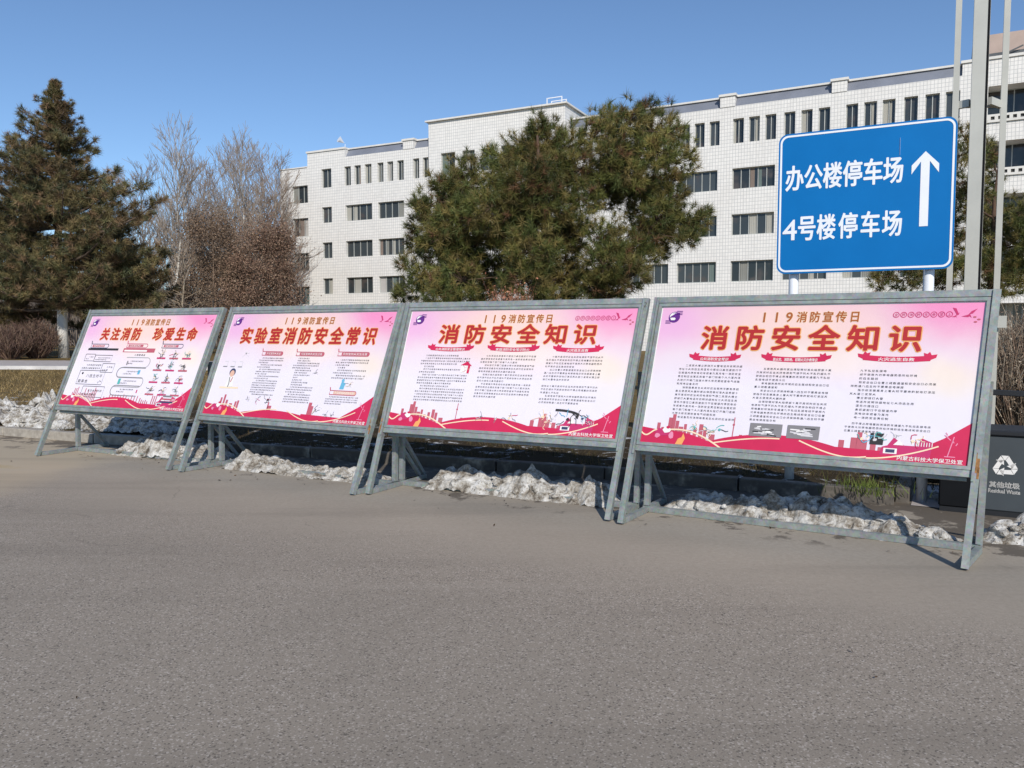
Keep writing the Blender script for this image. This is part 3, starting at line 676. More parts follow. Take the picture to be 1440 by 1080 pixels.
        p_.poly([(X - .03, Y - .05), (X + .03, Y - .05), (X + .035, Y + .02), (X - .02, Y + .03)], .003, 4); blob2(p_, .806, .375, .02, .02, Wd, Hd, .0034, 4, 10); p_.strip([(X + .04, Y - .01), (X + .12, Y - .015)], .01, .003, 9)
    if idx == 1:
        for k, (u0, u1, v) in enumerate(((.09, .237, .657), (.388, .552, .663), (.665, .822, .663))):
            h = heads_.new(); rect2(h, u0 + .012, v - .012, u1 - .035, v + .012, Wd, Hd, .003, 1); capsule(h, u0, u1, v, Wd, Hd, .0034, 10 if k != 1 else 6, .042)
            put_text(h, ('消防安全须知', '逃生路线须知', '消防标志图示')[k], (u0 + .022)*Wd, (v - .010)*Hd, .085*Wd, .020*Hd, .0038, 0, 1, 2)
        rect2(pics_.new(), .075, .609, .327, .632, Wd, Hd, .003, 1); p_ = pics_.new(); rect2(p_, .37, .592, .62, .636, Wd, Hd, .003, 1); rect2(p_, .38, .600, .56, .618, Wd, Hd, .0034, 2)
        body(b, .44, .56, .588, .555, 1, Wd, Hd, .003, 2, 1)
        # winding road diagram: four hairpins
        def hair(u0, u1, v, side):
            y0, y1 = (v - .052)*Hd, (v + .052)*Hd; x0, x1 = u0*Wd, u1*Wd; r = (y1 - y0)/2
            if side > 0: pts = [(x0, y1), (x1 - r, y1)] + [(x1 - r + r*math.sin(a), (y0+y1)/2 + r*math.cos(a)) for a in [i*math.pi/10 for i in range(11)]] + [(x0, y0)]
            else: pts = [(x1, y1), (x0 + r, y1)] + [(x0 + r - r*math.sin(a), (y0+y1)/2 + r*math.cos(a)) for a in [i*math.pi/10 for i in range(11)]] + [(x1, y0)]
            p_.strip(pts, .012, .003, 9 if side > 0 else 3); p_.strip(pts, .006, .0032, 3)
        p_ = pics_.new(); hair(.42, .615, .485, 1); hair(.385, .60, .375, -1); hair(.40, .615, .275, 1); hair(.385, .60, .185, -1)
        for v, s in ((.485, 1), (.375, 5), (.275, 9), (.185, 12)): body(b, .435, .565, v + .03, v - .02, 2, Wd, Hd, .003, s, 3, gaps=(1,))
        rect2(p_, .548, .36, .566, .405, Wd, Hd, .003, 4); rect2(p_, .418, .25, .437, .31, Wd, Hd, .003, 5); rect2(p_, .435, .455, .444, .50, Wd, Hd, .003, 3); rect2(p_, .589, .165, .597, .20, Wd, Hd, .0034, 6)
        # boxed notes at left
        for (u0, v0, u1, v1) in ((.075, .49, .155, .565), (.158, .485, .30, .555), (.245, .37, .345, .465), (.078, .235, .29, .385), (.15, .10, .33, .215)):
            pts = [(u0*Wd, v1*Hd), (u1*Wd, v1*Hd), (u1*Wd, v0*Hd), (u0*Wd, v0*Hd), (u0*Wd, v1*Hd)]; p_ = pics_.new(); p_.strip(pts, .007, .003, 9 if v0 > .3 else 3)
            body(b, u0 + .01, u1 - .01, v1 - .015, v0 + .015, 2, Wd, Hd, .003, int(u0*100), 3, gaps=(1,))
        body(b, .08, .24, .47, .40, 2, Wd, Hd, .003, 6, 3); blob2(pics_.new(), .105, .355, .016, .016, Wd, Hd, .0034, 3, 8, .3); doodle(p_, .27, .275, .025, Wd, Hd, .0034, 5, (0, 3))
        for i in range(4):
            for j in range(3):
                u, v = .69 + .095*j + (.002*i), .595 - .125*i
                doodle(p_, u, v - .02, .05, Wd, Hd, .0062, 200 + i*3 + j, ((0, 3), (0, 3, 11), (3, 5, 9))[(i + j) % 3]); doodle(p_, u, v - .01, .045, Wd, Hd, .0070, 260 + i*3 + j, (0, 3, 8))
                rect2(pics_.l[-1], u - .032, v - .068, u + .032, v - .052, Wd, Hd, .0064, 1 if (i + j) % 2 else 6)
        p_ = pics_.new()
        for k in range(4): rect2(p_, .79 + k*.006, .05 + k*.03, .90 - k*.01, .066 + k*.03, Wd, Hd, .0066, (6, 10, 1, 3)[k])
    cols_.build(); heads_.build(); pics_.build()
    for o in [poster] + list(poster.children):      # the sheet racks with its frame
        for v in o.data.vertices: v.co.x += RACK * (v.co.y + o.location.y * (o is not poster))
    return root

make_board(1, (50, 641.5), (238, 662), 'pink notice board with winding road diagram and grid of little pictures')
make_board(2, (252, 664), (498, 697), 'pink notice board with nine large title characters and a white-coated lecturer drawing')
make_board(3, (515, 695.5), (858, 733.5), 'pink notice board with a little red-roofed house beside its left text column')
make_board(4, (869, 737), (1362, 803), 'pink notice board with two grey photographs below its middle text column')

# ------------------------------------------------------------------ blue car-park sign
def make_sign():
    A, B_ = at(1091.5, 390, 8.02), at(1340, 377, 7.3); A.z = 0; B_.z = 0
    d = B_ - A; Ws = d.length; yaw = math.atan2(d.y, d.x); root = empty('road_sign', A, yaw)
    tag(root, 'blue direction sign with white Chinese lettering and upward arrow on white posts', 'road sign')
    z0, z1 = 2.185, 3.55; Hs = z1 - z0
    def rr(x0, y0, x1, y1, r, n=8):
        pts = []
        for cx, cy, a0 in ((x1 - r, y1 - r, 0), (x0 + r, y1 - r, 1), (x0 + r, y0 + r, 2), (x1 - r, y0 + r, 3)):
            pts += [(cx + r*math.cos((a0 + i/n)*math.pi/2), cy + r*math.sin((a0 + i/n)*math.pi/2)) for i in range(n + 1)]
        return pts
    def slab(name, pts, ya, yb, mat, par):
        n = len(pts); b = MB(); b.add([(x, ya, z) for x, z in pts] + [(x, yb, z) for x, z in pts], [tuple(range(n)), tuple(reversed(range(n, 2*n)))] + [(i, n + i, n + (i+1) % n, (i+1) % n) for i in range(n)])
        return b.build(name, mat, par)
    panel = slab('sign_panel', rr(0, z0, Ws, z1, .085), 0, .03, M['sign_blue'], root)
    o = rr(.016, z0 + .016, Ws - .016, z1 - .016, .074); i_ = rr(.034, z0 + .034, Ws - .034, z1 - .034, .06); n = len(o)
    b = MB(); b.add([(x, -.003, z) for x, z in o] + [(x, -.003, z) for x, z in i_], [(k, (k+1) % n, n + (k+1) % n, n + k) for k in range(n)]); b.build('border', M['sign_white'], panel)
    def ln(s, us, v0, v1, cw):
        t = MB()
        for ch, u in zip(s, us):
            g = MB(); put_em(g, ch, 0, 0, cw if ch != '4' else cw*.62, (v1 - v0) if ch != '4' else (v1 - v0)*.9, 0, .021 if ch != '4' else .012, 5)
            t.add([(u + x, -.0032 - q, z0 + v0 + y) for x, y, q in g.v], g.f)
        return t
    cw = Ws * .105
    # character columns measured as fractions of the panel width
    t1 = ln('办公楼停车场', [Ws*f for f in (.048, .160, .273, .388, .503, .615)], .812, 1.048, cw)
    t2 = ln('4号楼停车场', [Ws*f for f in (.045, .128, .243, .370, .495, .617)], .322, .558, cw)
    t1.build('lettering', M['sign_white'], panel); t2.build('lettering', M['sign_white'], panel)
    b = MB(); cx = Ws*.838; hw = .036
    pts = [(cx - hw, .395), (cx + hw, .395), (cx + hw, .985), (cx + .112, .875), (cx + .112, .955), (cx, 1.075), (cx - .112, .955), (cx - .112, .875), (cx - hw, .985)]
    b.add([(x, -.0032, z0 + y) for x, y in pts], [(0, 1, 2, 5, 8), (2, 3, 4, 5), (5, 6, 7, 8)]); b.build('arrow', M['sign_white'], panel)
    b = MB(); b.bar((Ws*.70, -.0036, z0 + 1.06), (Ws*.70, -.0036, z0 + 1.22), .006, .001, up=(1, 0, 0)); b.build('scratch', M['sign_white'], panel)
    for px in (1115, 1305.5):
        s = (at(px, 400, 8.0 if px < 1200 else 7.42) - A); x = s.x*math.cos(yaw) + s.y*math.sin(yaw)
        b = MB(); b.tube([(x, .10, 0.0), (x, .10, z0 + 1.25)], .047, 16); p = b.build('post', M['white_post'], root, True)
        b = MB()
        for zz in (z0 + .2, z0 + 1.0): b.box((x - .06, .031, zz - .025), (x + .06, .056, zz + .025))
        b.build('clamp', M['sign_back'], p)
make_sign()

# ------------------------------------------------------------------ lighting mast
def make_mast():
    D = 9.4; P = at(1363.5, 470, D); P.z = 0; root = empty('lighting_mast', P, R(-28))
    tag(root, 'tall grey lighting mast of one thick and two thin steel columns behind the blue sign', 'mast')
    Ht = 8.6
    b = MB()   # thick column: black strip at right paints the shade of its open channel
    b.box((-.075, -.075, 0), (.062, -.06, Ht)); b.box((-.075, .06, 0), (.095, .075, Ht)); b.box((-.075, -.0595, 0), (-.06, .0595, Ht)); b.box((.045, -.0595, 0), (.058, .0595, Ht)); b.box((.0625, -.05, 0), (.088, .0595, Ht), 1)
    b.build('thick_column', [M['painted_grey'], M['bin_black_mast_shade']], root)
    inv = Matrix.Rotation(-R(-28), 3, 'Z')
    thin = []
    for px, dd in ((1332.5, .17), (1399, .12)):
        q = at(px, 470, D + dd); q.z = 0; l = inv @ (q - P); thin.append(l)
        b = MB(); b.box((l.x - .032, l.y - .032, 0), (l.x + .032, l.y + .032, Ht)); b.build('thin_column', M['painted_grey'], root)
    for zz in (0.5, 2.25 + 2.02, 8.0):
        b = MB()
        ends = [((-.085, .03), (thin[0].x + .033, thin[0].y)), ((.118, .03), (thin[1].x - .033, thin[1].y)), ((thin[0].x + .034, thin[0].y + .015), (thin[1].x - .034, thin[1].y + .015))]
        for k, (p, q) in enumerate(ends):
            b.bar((*p, zz), (*q, zz), .045, .085 if k != 2 else .05)
        b.build('cross_bracket', M['painted_grey'], root)
    q = thin[1]; b = MB(); b.box((q.x - .02, q.y - .09, 1.66), (q.x + .11, q.y - .034, 1.80)); b.build('junction_box', M['painted_grey'], root)
    for s in (-1, 0, 1):
        b = MB(); b.box((s*.35 - .15, -.25, Ht - .2), (s*.35 + .15, -.12, Ht + .1)); b.build('floodlight', M['painted_dark'], root)
    b = MB(); b.box((-.55, -.11, Ht + .001), (.55, .11, Ht + .06)); b.build('head_bar', M['painted_grey'], root)
make_mast()

# ------------------------------------------------------------------ litter bin
def make_bin():
    A = gnd(1319, 718); root = empty('litter_bin', A, R(-30)); W, Dp, Hh = 1.20, .52, .705
    tag(root, 'dark grey residual waste bin with white recycling symbol, at right edge beside the nearest board', 'bin')
    b = MB(); b.box((.345, 0, .045), (W, Dp, Hh)); body_ = b.build('bin_body', M['bin_body'], root, bevel=.012)
    b = MB(); b.box((.0, .004, .045), (.342, Dp - .004, Hh)); b.build('dark_side_panel', M['bin_black_mast_shade'], root, bevel=.012)
    b = MB(); b.box((-.012, -.02, Hh + .001), (W + .012, Dp + .02, Hh + .05)); b.build('lid', M['bin_dark'], root, bevel=.012)
    b = MB(); b.box((.01, .012, 0.0), (W - .01, Dp - .01, .044)); b.build('plinth', M['bin_dark'], root)
    b = MB(); b.bar((-.02, .30, 1.075), (W + .02, .30, 1.045), .06, .05)
    b.bar((.012, .30, Hh + .051), (.012, .30, 1.016), .04, .04); b.bar((W - .012, .30, Hh + .051), (W - .012, .30, 1.016), .04, .04); b.build('rail', M['bin_dark'], root, bevel=.006)
    cx, cz = .735, .445
    cx = .50
    t = MB(); rr_ = .125
    # three chasing arrows
    for k in range(3):
        a = math.pi/2 + k*2*math.pi/3; c, s = math.cos(a - math.pi/2), math.sin(a - math.pi/2)
        def P(x, y): return (cx + .88*(c*x - s*y), -.0025, cz + .88*(s*x + c*y))
        tri = [(-.035, .098), (.028, .098), (.062, .040), (.083, .052), (.060, -.012), (.002, .006), (.024, .018), (.0, .062), (-.012, .062), (-.030, .030), (-.066, .048)]
        t.add([P(-.035, .105), P(.028, .105), P(.0, .060), P(-.006, .060)], [(0, 1, 2, 3)])
        t.add([P(.030, .102), P(.072, .030), P(.036, .010), P(.004, .060)], [(0, 1, 2, 3)])
        t.add([P(.092, .040), P(.060, -.020), P(.014, .002)], [(0, 1, 2)])
        t.add([P(-.040, .100), P(-.068, .052), P(-.032, .030), P(-.010, .062)], [(0, 1, 2, 3)])
    def tx(s, w_, h_, z, off):
        g = MB(); put_text(g, s, 0, 0, w_, h_, 0, off, 3); t.add([(cx - w_/2 + x, -.0025, z + y) for x, y, _ in g.v], g.f)
    t.build('recycling_symbol', M['ink_white'], body_); t = MB(); tx('其他垃圾', .225, .05, .255, .04); tx('Residual Waste', .235, .034, .208, .04)
    t.build('lettering', M['ink_white'], body_)
make_bin()

# ------------------------------------------------------------------ snow piles
def snow_pile(p0, p1, wd, ht, label, z=0.0, seed=0, res=0.028):
    p0, p1 = Vector(p0[:2]), Vector(p1[:2]); L = (p1 - p0).length; d = (p1 - p0)/L; nn = Vector((-d.y, d.x))
    nx, ny = max(12, int((L + wd*.6)/res)), max(10, int(wd/res)); V = np.zeros(((nx+1)*(ny+1), 3)); k = 0
    off = Vector((seed*7.3, seed*3.1, seed))
    for i in range(nx + 1):
        s = -wd*.3 + (L + wd*.6)*i/nx
        for j in range(ny + 1):
            tt = -1 + 2*j/ny; q = p0 + d*s + nn*(tt*wd/2)
            es = max(0, min(1, (s + wd*.3)/(wd*.5), (L + wd*.3 - s)/(wd*.5)))
            P = Vector((q.x, q.y, 0)) + off
            edge = noise.noise(P*2.6)*.35
            env = max(0, 1 - max(0, abs(tt) + edge*.6)**2.2)*math.sin(es*math.pi/2)
            big_ = .55 + .65*noise.noise(P*1.7) ; c = noise.voronoi(P*6.5)[0]; c2 = noise.voronoi(P*13 + Vector((3, 1, 2)))[0]
            h = ht*max(.0, env)*max(.12, big_ + .35)*(0.55 + 0.75*min(1, max(0, .75 - c[0])*1.1)) + (ht*.22*max(0, .6 - c2[0]) if env > .05 else 0)
            h += .02*noise.noise(P*22)*(env > .05)
            jx = noise.noise(P*9 + Vector((5, 0, 0)))*.03; jy = noise.noise(P*9 + Vector((0, 9, 0)))*.03
            V[k] = (q.x + jx, q.y + jy, z + max(-.01, h - .012)); k += 1
    F = [(i*(ny+1)+j, (i+1)*(ny+1)+j, (i+1)*(ny+1)+j+1, i*(ny+1)+j+1) for i in range(nx) for j in range(ny)]
    # loose lumps on top
    r = random.Random(seed); VV = [V]; FF = [np.array(F)]; base = len(V)
    bm = bmesh.new(); bmesh.ops.create_icosphere(bm, subdivisions=2, radius=1.0); iv = np.array([v.co[:] for v in bm.verts]); itri = np.array([[v.index for v in f.verts] + [f.verts[2].index] for f in bm.faces]); bm.free()
    tris = []
    for _ in range(int(L*wd*110)):
        s, tt = r.uniform(0, L), r.uniform(-.85, .85); q = p0 + d*s + nn*(tt*wd/2); rad = r.uniform(.012, .07)*(.6 + ht)
        P = Vector((q.x, q.y, 0)) + off
        hz = ht*max(0, 1 - abs(tt)**2.2)*max(.12, .9 + .65*noise.noise(P*1.7))*.7
        sc_ = np.array([r.uniform(.7, 1.5), r.uniform(.7, 1.3), r.uniform(.5, 1.0)])*rad
        pts = iv.copy()
        for t_ in range(len(pts)): pts[t_] *= 1 + .45*noise.noise(Vector(pts[t_])*1.4 + Vector((q.x*31, q.y*17, _)))
        VV.append(pts*sc_ + (q.x, q.y, z + hz*r.uniform(.75, 1.0))); tris.append(itri + base); base += len(pts)
    bmv = np.vstack(VV)
    me = bpy.data.meshes.new('snow_pile'); me.from_pydata(bmv.tolist(), [], F + [tuple(x[:3]) for t_ in tris for x in t_.tolist()]); me.update()
    o = link('snow_pile', me, M['snow']); tag(o, label, 'snow pile', 'piles of dirty snow along the kerb'); return o
def sp(px0, py0, px1, py1, wd, ht, label, seed, z=0.0, dv=0.0):
    a, b_ = gnd(px0, py0, z), gnd(px1, py1, z); d = (b_ - a).normalized(); n2 = Vector((-d.y, d.x, 0)); return snow_pile(a + n2*(wd/2 + dv), b_ + n2*(wd/2 + dv), wd, ht, label, z, seed)
sp(160, 640, 285, 652, .55, .27, 'dirty snow pile behind the farthest board, under its right half', 1)
sp(318, 660, 505, 681, .45, .22, 'dirty snow pile under the board with nine title characters', 2)
sp(600, 688, 835, 713, .50, .24, 'dirty snow pile under the board with the red-roofed house drawing', 3)
sp(945, 722, 1270, 764, .60, .235, 'long dirty snow pile behind the base bar of the nearest board', 4)
sp(1292, 766, 1335, 771, .35, .15, 'low heap of snow lumps behind the right leg of the nearest board', 5)
sp(1296, 703, 1330, 706, .28, .09, 'small snow patch round the foot of the right white sign post', 10)
sp(1408, 766, 1475, 772, .45, .20, 'snow heap in front of the grey bin at the right edge', 6)
sp(8, 599, 60, 602, 1.3, .50, 'tall snow heap on the lawn edge left of the farthest board', 7, KZ)
sp(92, 600, 195, 611, .9, .24, 'low snow bank on the lawn behind the left leg of the farthest board', 8, KZ)
sp(-90, 586, -25, 592, 1.0, .3, 'snow heap on the lawn at the far left edge', 9, KZ)

# ------------------------------------------------------------------ teaching building
YL, YR = R(-26.5), R(-28.5)
PL, PR = Vector((-19.4, 81, 0)), Vector((19.9, 60.8, 0))
bld = empty('teaching_building', PL, 0); tag(bld, 'long white tiled five storey teaching building with grey parapet and dark windows behind the trees', 'building')
def wing_obj(o, P, yaw): o.location = P - PL; o.rotation_euler = (0, 0, yaw)
def wall_grid(mb, s0, s1, z0, z1, ops, y=0.0):
    xs = sorted({s0, s1} | {v for o in ops for v in (o[0], o[1])}); zs = sorted({z0, z1} | {v for o in ops for v in (o[2], o[3])})
    xs = [x for x in xs if s0 <= x <= s1]; zs = [z for z in zs if z0 <= z <= z1]
    idx = {}; vs = []; fs = []
    def vi(x, z):
        if (x, z) not in idx: idx[(x, z)] = len(vs); vs.append((x, y, z))
        return idx[(x, z)]
    for a, b_ in zip(xs[:-1], xs[1:]):
        for c, d in zip(zs[:-1], zs[1:]):
            mx, mz = (a + b_)/2, (c + d)/2
            if any(o[0] < mx < o[1] and o[2] < mz < o[3] for o in ops): continue
            fs.append((vi(a, c), vi(b_, c), vi(b_, d), vi(a, d)))
    mb.add(vs, fs)
    for (a, b_, c, d, dep, *_r) in ops:
        mb.add([(a, y, c), (b_, y, c), (b_, y, d), (a, y, d), (a, y+dep, c), (b_, y+dep, c), (b_, y+dep, d), (a, y+dep, d)], [(0, 1, 5, 4), (1, 2, 6, 5), (2, 3, 7, 6), (3, 0, 4, 7)])
def window(P, yaw, op, y0=0.0):
    a, b_, c, d, dep, nl = op; fw = .06; yb = y0 + dep
    f = MB(); f.box((a+.002, yb-.07, c+.002), (b_-.002, yb-.01, c+fw)); f.box((a+.002, yb-.07, d-fw), (b_-.002, yb-.01, d-.002)); f.box((a+.002, yb-.07, c+fw), (a+fw, yb-.01, d-fw)); f.box((b_-fw, yb-.07, c+fw), (b_-.002, yb-.01, d-fw))
    for k in range(1, nl):
        x = a + (b_-a)*k/nl; f.box((x-.03, yb-.068, c+fw), (x+.03, yb-.012, d-fw))
    w_ = f.build('window', M['win_frame'], bld); wing_obj(w_, P, yaw)
    p = MB(); p.add([(a, yb, c), (b_, yb, c), (b_, yb, d), (a, yb, d)], [(0, 1, 2, 3)]); p.build('pane', M['glass'], w_)
    for k in range(nl):
        if rnd.random() < .34:
            x0 = a + (b_-a)*k/nl + .05; x1 = a + (b_-a)*(k+1)/nl - .05
            if rnd.random() < .5: x1 = x0 + (x1 - x0)*rnd.uniform(.35, .9)
            n = 8; z0_ = c + .06; cu = MB(); ys = [yb - .006 - .012*(i % 2) for i in range(n + 1)]; xs = [x0 + (x1-x0)*i/n for i in range(n+1)]
            cu.add([(x, y, z0_) for x, y in zip(xs, ys)] + [(x, y, d - .06) for x, y in zip(xs, ys)], [(i, i+1, n+2+i, n+1+i) for i in range(n)]); cu.build('curtain', M['curtain'], w_)
ROWS = [(16.05, 17.9), (12.58, 14.14), (9.05, 10.64), (5.48, 7.06)]
DEP = .28
# left wing: (s0,s1,z0,z1,depth,lights)
opsL = [(-3.45, -1.36, 14.74, 16.5, DEP, 3), (-3.4, -1.36, 11.39, 13.23, DEP, 3), (-3.4, -1.36, 7.9, 9.7, DEP, 3), (-3.4, -1.36, 4.5, 6.3, DEP, 3)]
opsL += [(.38, 1.62, *r_, DEP, 2) for r_ in ROWS]
for a, b_ in [(3.24, 4.03), (4.46, 5.23), (5.7, 6.51), (7.2, 7.9), (8.34, 9.04), (9.5, 10.24), (11.28, 11.98), (12.38, 13.08)]: opsL.append((a, b_, *ROWS[0], DEP, 2))
for a, b_ in [(3.33, 6.53), (7.24, 10.24), (11.26, 13.1)]: opsL += [(a, b_, *r_, DEP, 4 if b_ - a > 2 else 2) for r_ in ROWS[1:]]
b = MB()
wall_grid(b, -1.4, 13.24, -.3, 18.85, [o for o in opsL if o[0] > -1])
b.add([(-1.4, 0, 18.30), (-1.4, 0, 18.85), (-1.4, 12, 18.85), (-1.4, 12, 18.30)], [(0, 3, 2, 1)])
b.box((-1.4, .002, 18.852), (3.35, 12, 19.62)); b.box((10.2, -.05, 18.852), (11.4, 12, 19.62))
wall_grid(b, -5.0, -1.4, -.3, 18.25, [o for o in opsL if o[0] < -1]); b.add([(-5, 0, -.3), (-5, 0, 18.25), (-5, 12, 18.25), (-5, 12, -.3)], [(0, 3, 2, 1)][:1] and [(0, 1, 2, 3)]); b.add([(-5, 0, 18.25), (-1.4, 0, 18.25), (-1.4, 12, 18.25), (-5, 12, 18.25)], [(0, 1, 2, 3)])
o = b.build('left_wing_wall', M['tile'], bld); wing_obj(o, PL, YL); o.name = 'wall'
for op in opsL: window(PL, YL, op)
def parapet(segs, P, yaw, piers, ztop=19.62):
    b = MB()
    for (a, b_) in segs: b.add([(a, .10, 18.84), (b_, .10, 18.84), (b_, .55, ztop), (a, .55, ztop)], [(0, 1, 2, 3)]); b.add([(a, .0, 18.851), (b_, .0, 18.851), (b_, .12, 18.851), (a, .12, 18.851)], [(0, 1, 2, 3)])
    o = b.build('roof_panel', M['slate'], bld); wing_obj(o, P, yaw)
    b = MB()
    for (a, b_) in segs: b.box((a, .40, ztop + .001), (b_, 1.2, ztop + .14))
    for (a, b_, y) in piers: b.box((a - .10, y - .10, ztop + .002), (b_ + .10, 1.6, ztop + .18))
    o = b.build('coping', M['coping'], bld); wing_obj(o, P, yaw)
parapet([(3.36, 10.19), (11.41, 13.2)], PL, YL, [(-1.4, 3.3, 0), (10.2, 11.4, -.05)])
b = MB(); b.box((-5.1, -.08, 18.252), (-1.42, .5, 18.36)); o = b.build('coping', M['coping'], bld); wing_obj(o, PL, YL)
# stair tower between the wings
opsT = [(14.55, 16.05, 16.05, 18.0, DEP, 2), (16.85, 18.1, 16.05, 18.0, DEP, 2), (18.75, 20.1, 16.05, 18.0, DEP, 2), (20.75, 22.1, 16.05, 18.0, DEP, 2), (22.7, 24.1, 16.05, 18.0, DEP, 2)]
opsT += [(a, a + 3.0, *r_, DEP, 4) for a in (14.6, 19.0) for r_ in ROWS[1:]]
b = MB(); wall_grid(b, 13.242, 26.87, -.3, 20.92, opsT, -.35)
b.add([(26.87, -.35, -.3), (26.87, 5.5, -.3), (26.87, 5.5, 20.92), (26.87, -.35, 20.92)], [(0, 1, 2, 3)]); b.add([(13.242, -.35, -.3), (13.242, 5.5, -.3), (13.242, 5.5, 20.92), (13.242, -.35, 20.92)], [(0, 3, 2, 1)])
b.add([(13.242, -.35, 20.92), (26.87, -.35, 20.92), (26.87, 5.5, 20.92), (13.242, 5.5, 20.92)], [(0, 1, 2, 3)]); b.add([(13.242, 5.5, 0), (26.87, 5.5, 0), (26.87, 5.5, 20.92), (13.242, 5.5, 20.92)], [(3, 2, 1, 0)])
o = b.build('wall', M['tile'], bld); wing_obj(o, PL, YL)
for op in opsT: window(PL, YL, op, -.35)
b = MB(); b.box((13.0, -.6, 20.922), (27.1, 5.7, 21.06)); o = b.build('tower_coping', M['coping'], bld); wing_obj(o, PL, YL)
b = MB()
for x in (24.6, 26.0): b.bar((x, 1.0, 21.062), (x, 1.0, 21.95), .07, .07, up=(1, 0, 0)); b.bar((x, 2.0, 21.062), (x, 2.0, 21.95), .07, .07, up=(1, 0, 0))
for y in (1.0, 2.0): b.bar((24.56, y, 21.99), (26.04, y, 21.99), .07, .07)
o = b.build('roof_railing', M['white_post'], bld); wing_obj(o, PL, YL)
b = MB(); b.tube([(2.2, 1.5, 19.8), (2.2, 1.5, 20.5)], .03, 6); b.tube([(2.15, 1.4, 20.6), (1.9, .9, 20.9)], [.03, .32], 12); o = b.build('satellite_dish', M['white_post'], bld); wing_obj(o, PL, YL)
# right wing
opsR = []
for a, b_ in [(-11.4, -10.6), (-10.2, -9.4), (-9.0, -8.3), (-7.45, -6.68), (-6.3, -5.51), (-5.12, -4.33), (-3.31, -2.49), (-2.11, -1.3), (-.9, -.1), (.47, 1.26), (1.68, 2.47), (2.89, 3.68), (4.75, 5.55), (5.95, 6.78), (7.14, 7.96), (8.51, 9.37), (9.82, 10.7), (11.06, 11.92)]:
    opsR.append((a, b_, ROWS[0][0] + .08, ROWS[0][1] + .1, DEP, 2))
for a, b_ in [(-11.4, -8.3), (-7.6, -4.45), (-3.31, -.12), (.52, 3.68), (4.75, 7.96), (8.52, 11.94)]: opsR += [(a, b_, r_[0] + .08, r_[1] + .1, DEP, 5) for r_ in ROWS[1:]]
BAL = [(13.55, 15.9, 16.1, 18.0), (13.55, 15.9, 12.55, 14.35), (13.55, 15.9, 9.0, 10.85), (13.55, 15.9, 5.4, 7.3), (16.3, 20.0, 16.1, 18.0), (16.3, 20.0, 12.55, 14.35), (16.3, 20.0, 9.0, 10.85), (16.3, 20.0, 5.4, 7.3)]
ENT = [(14.2, 17.0, .2, 3.6)]
b = MB(); wall_grid(b, -17.25, 26, -.3, 18.95, opsR + [(*x, 1.4, 0) for x in BAL + ENT])
for a, b_ in ((-4.31, -3.18), (3.76, 4.78)): b.box((a, -.05, 18.952), (b_, 12, 19.74))
b.box((12.0, .002, 18.952), (26, 10, 19.74)); b.add([(-17.25, 1.2, 18.952), (12, 1.2, 18.952), (12, 1.2, 19.70), (-17.25, 1.2, 19.70)], [(0, 1, 2, 3)])
o = b.build('wall', M['tile'], bld); wing_obj(o, PR, YR)
for op in opsR: window(PR, YR, op)
parapet([(-17.2, -4.33), (-3.16, 3.74), (4.80, 11.98)], PR, YR, [(-4.31, -3.18, -.05), (3.76, 4.78, -.05), (12.0, 26, 0)], 19.74)
for x in BAL + ENT: window(PR, YR, (*x, 1.4, 3))
for a, b_, c, d in BAL:   # balcony parapet with a row of square holes under its coping
    g = MB(); n = int((b_ - a)/.42); ops = [(a + .2 + k*.42, a + .2 + k*.42 + .22, c - .34, c - .12, .12) for k in range(n)]
    ops = [q for q in ops if q[1] < b_ - .1]
    wall_grid(g, a - .3, b_ + .3, c - .5, c + .02, ops, -.12); g.add([(a-.3, -.12, c+.02), (b_+.3, -.12, c+.02), (b_+.3, -.002, c+.02), (a-.3, -.002, c+.02)], [(0, 1, 2, 3)])
    g.add([(b_+.3, -.12, c-.5), (b_+.3, -.002, c-.5), (b_+.3, -.002, c+.02), (b_+.3, -.12, c+.02)], [(0, 1, 2, 3)])
    o = g.build('balcony_parapet', M['coping'], bld); wing_obj(o, PR, YR)
    g = MB(); g.add([(a-.2, -.006, c-.48), (b_+.2, -.006, c-.48), (b_+.2, -.006, c-.0), (a-.2, -.006, c-.0)], [(0, 1, 2, 3)]); g.build('parapet_hole_shade', M['hole_shade'], o)  # dark sheet paints the shade seen through the holes
b = MB(); b.box((12.6, 2.0, 19.95), (30, 12, 22.0)); o = b.build('rooftop_house', M['pink_wall'], bld); wing_obj(o, PR, YR)
b = MB(); b.box((13.0, 1.2, 19.93), (22, 1.9, 20.5)); b.bar((13.5, 1.0, 19.93), (15.5, 1.0, 20.7), .08, .08); o = b.build('roof_vent', M['painted_dark'], bld); wing_obj(o, PR, YR)

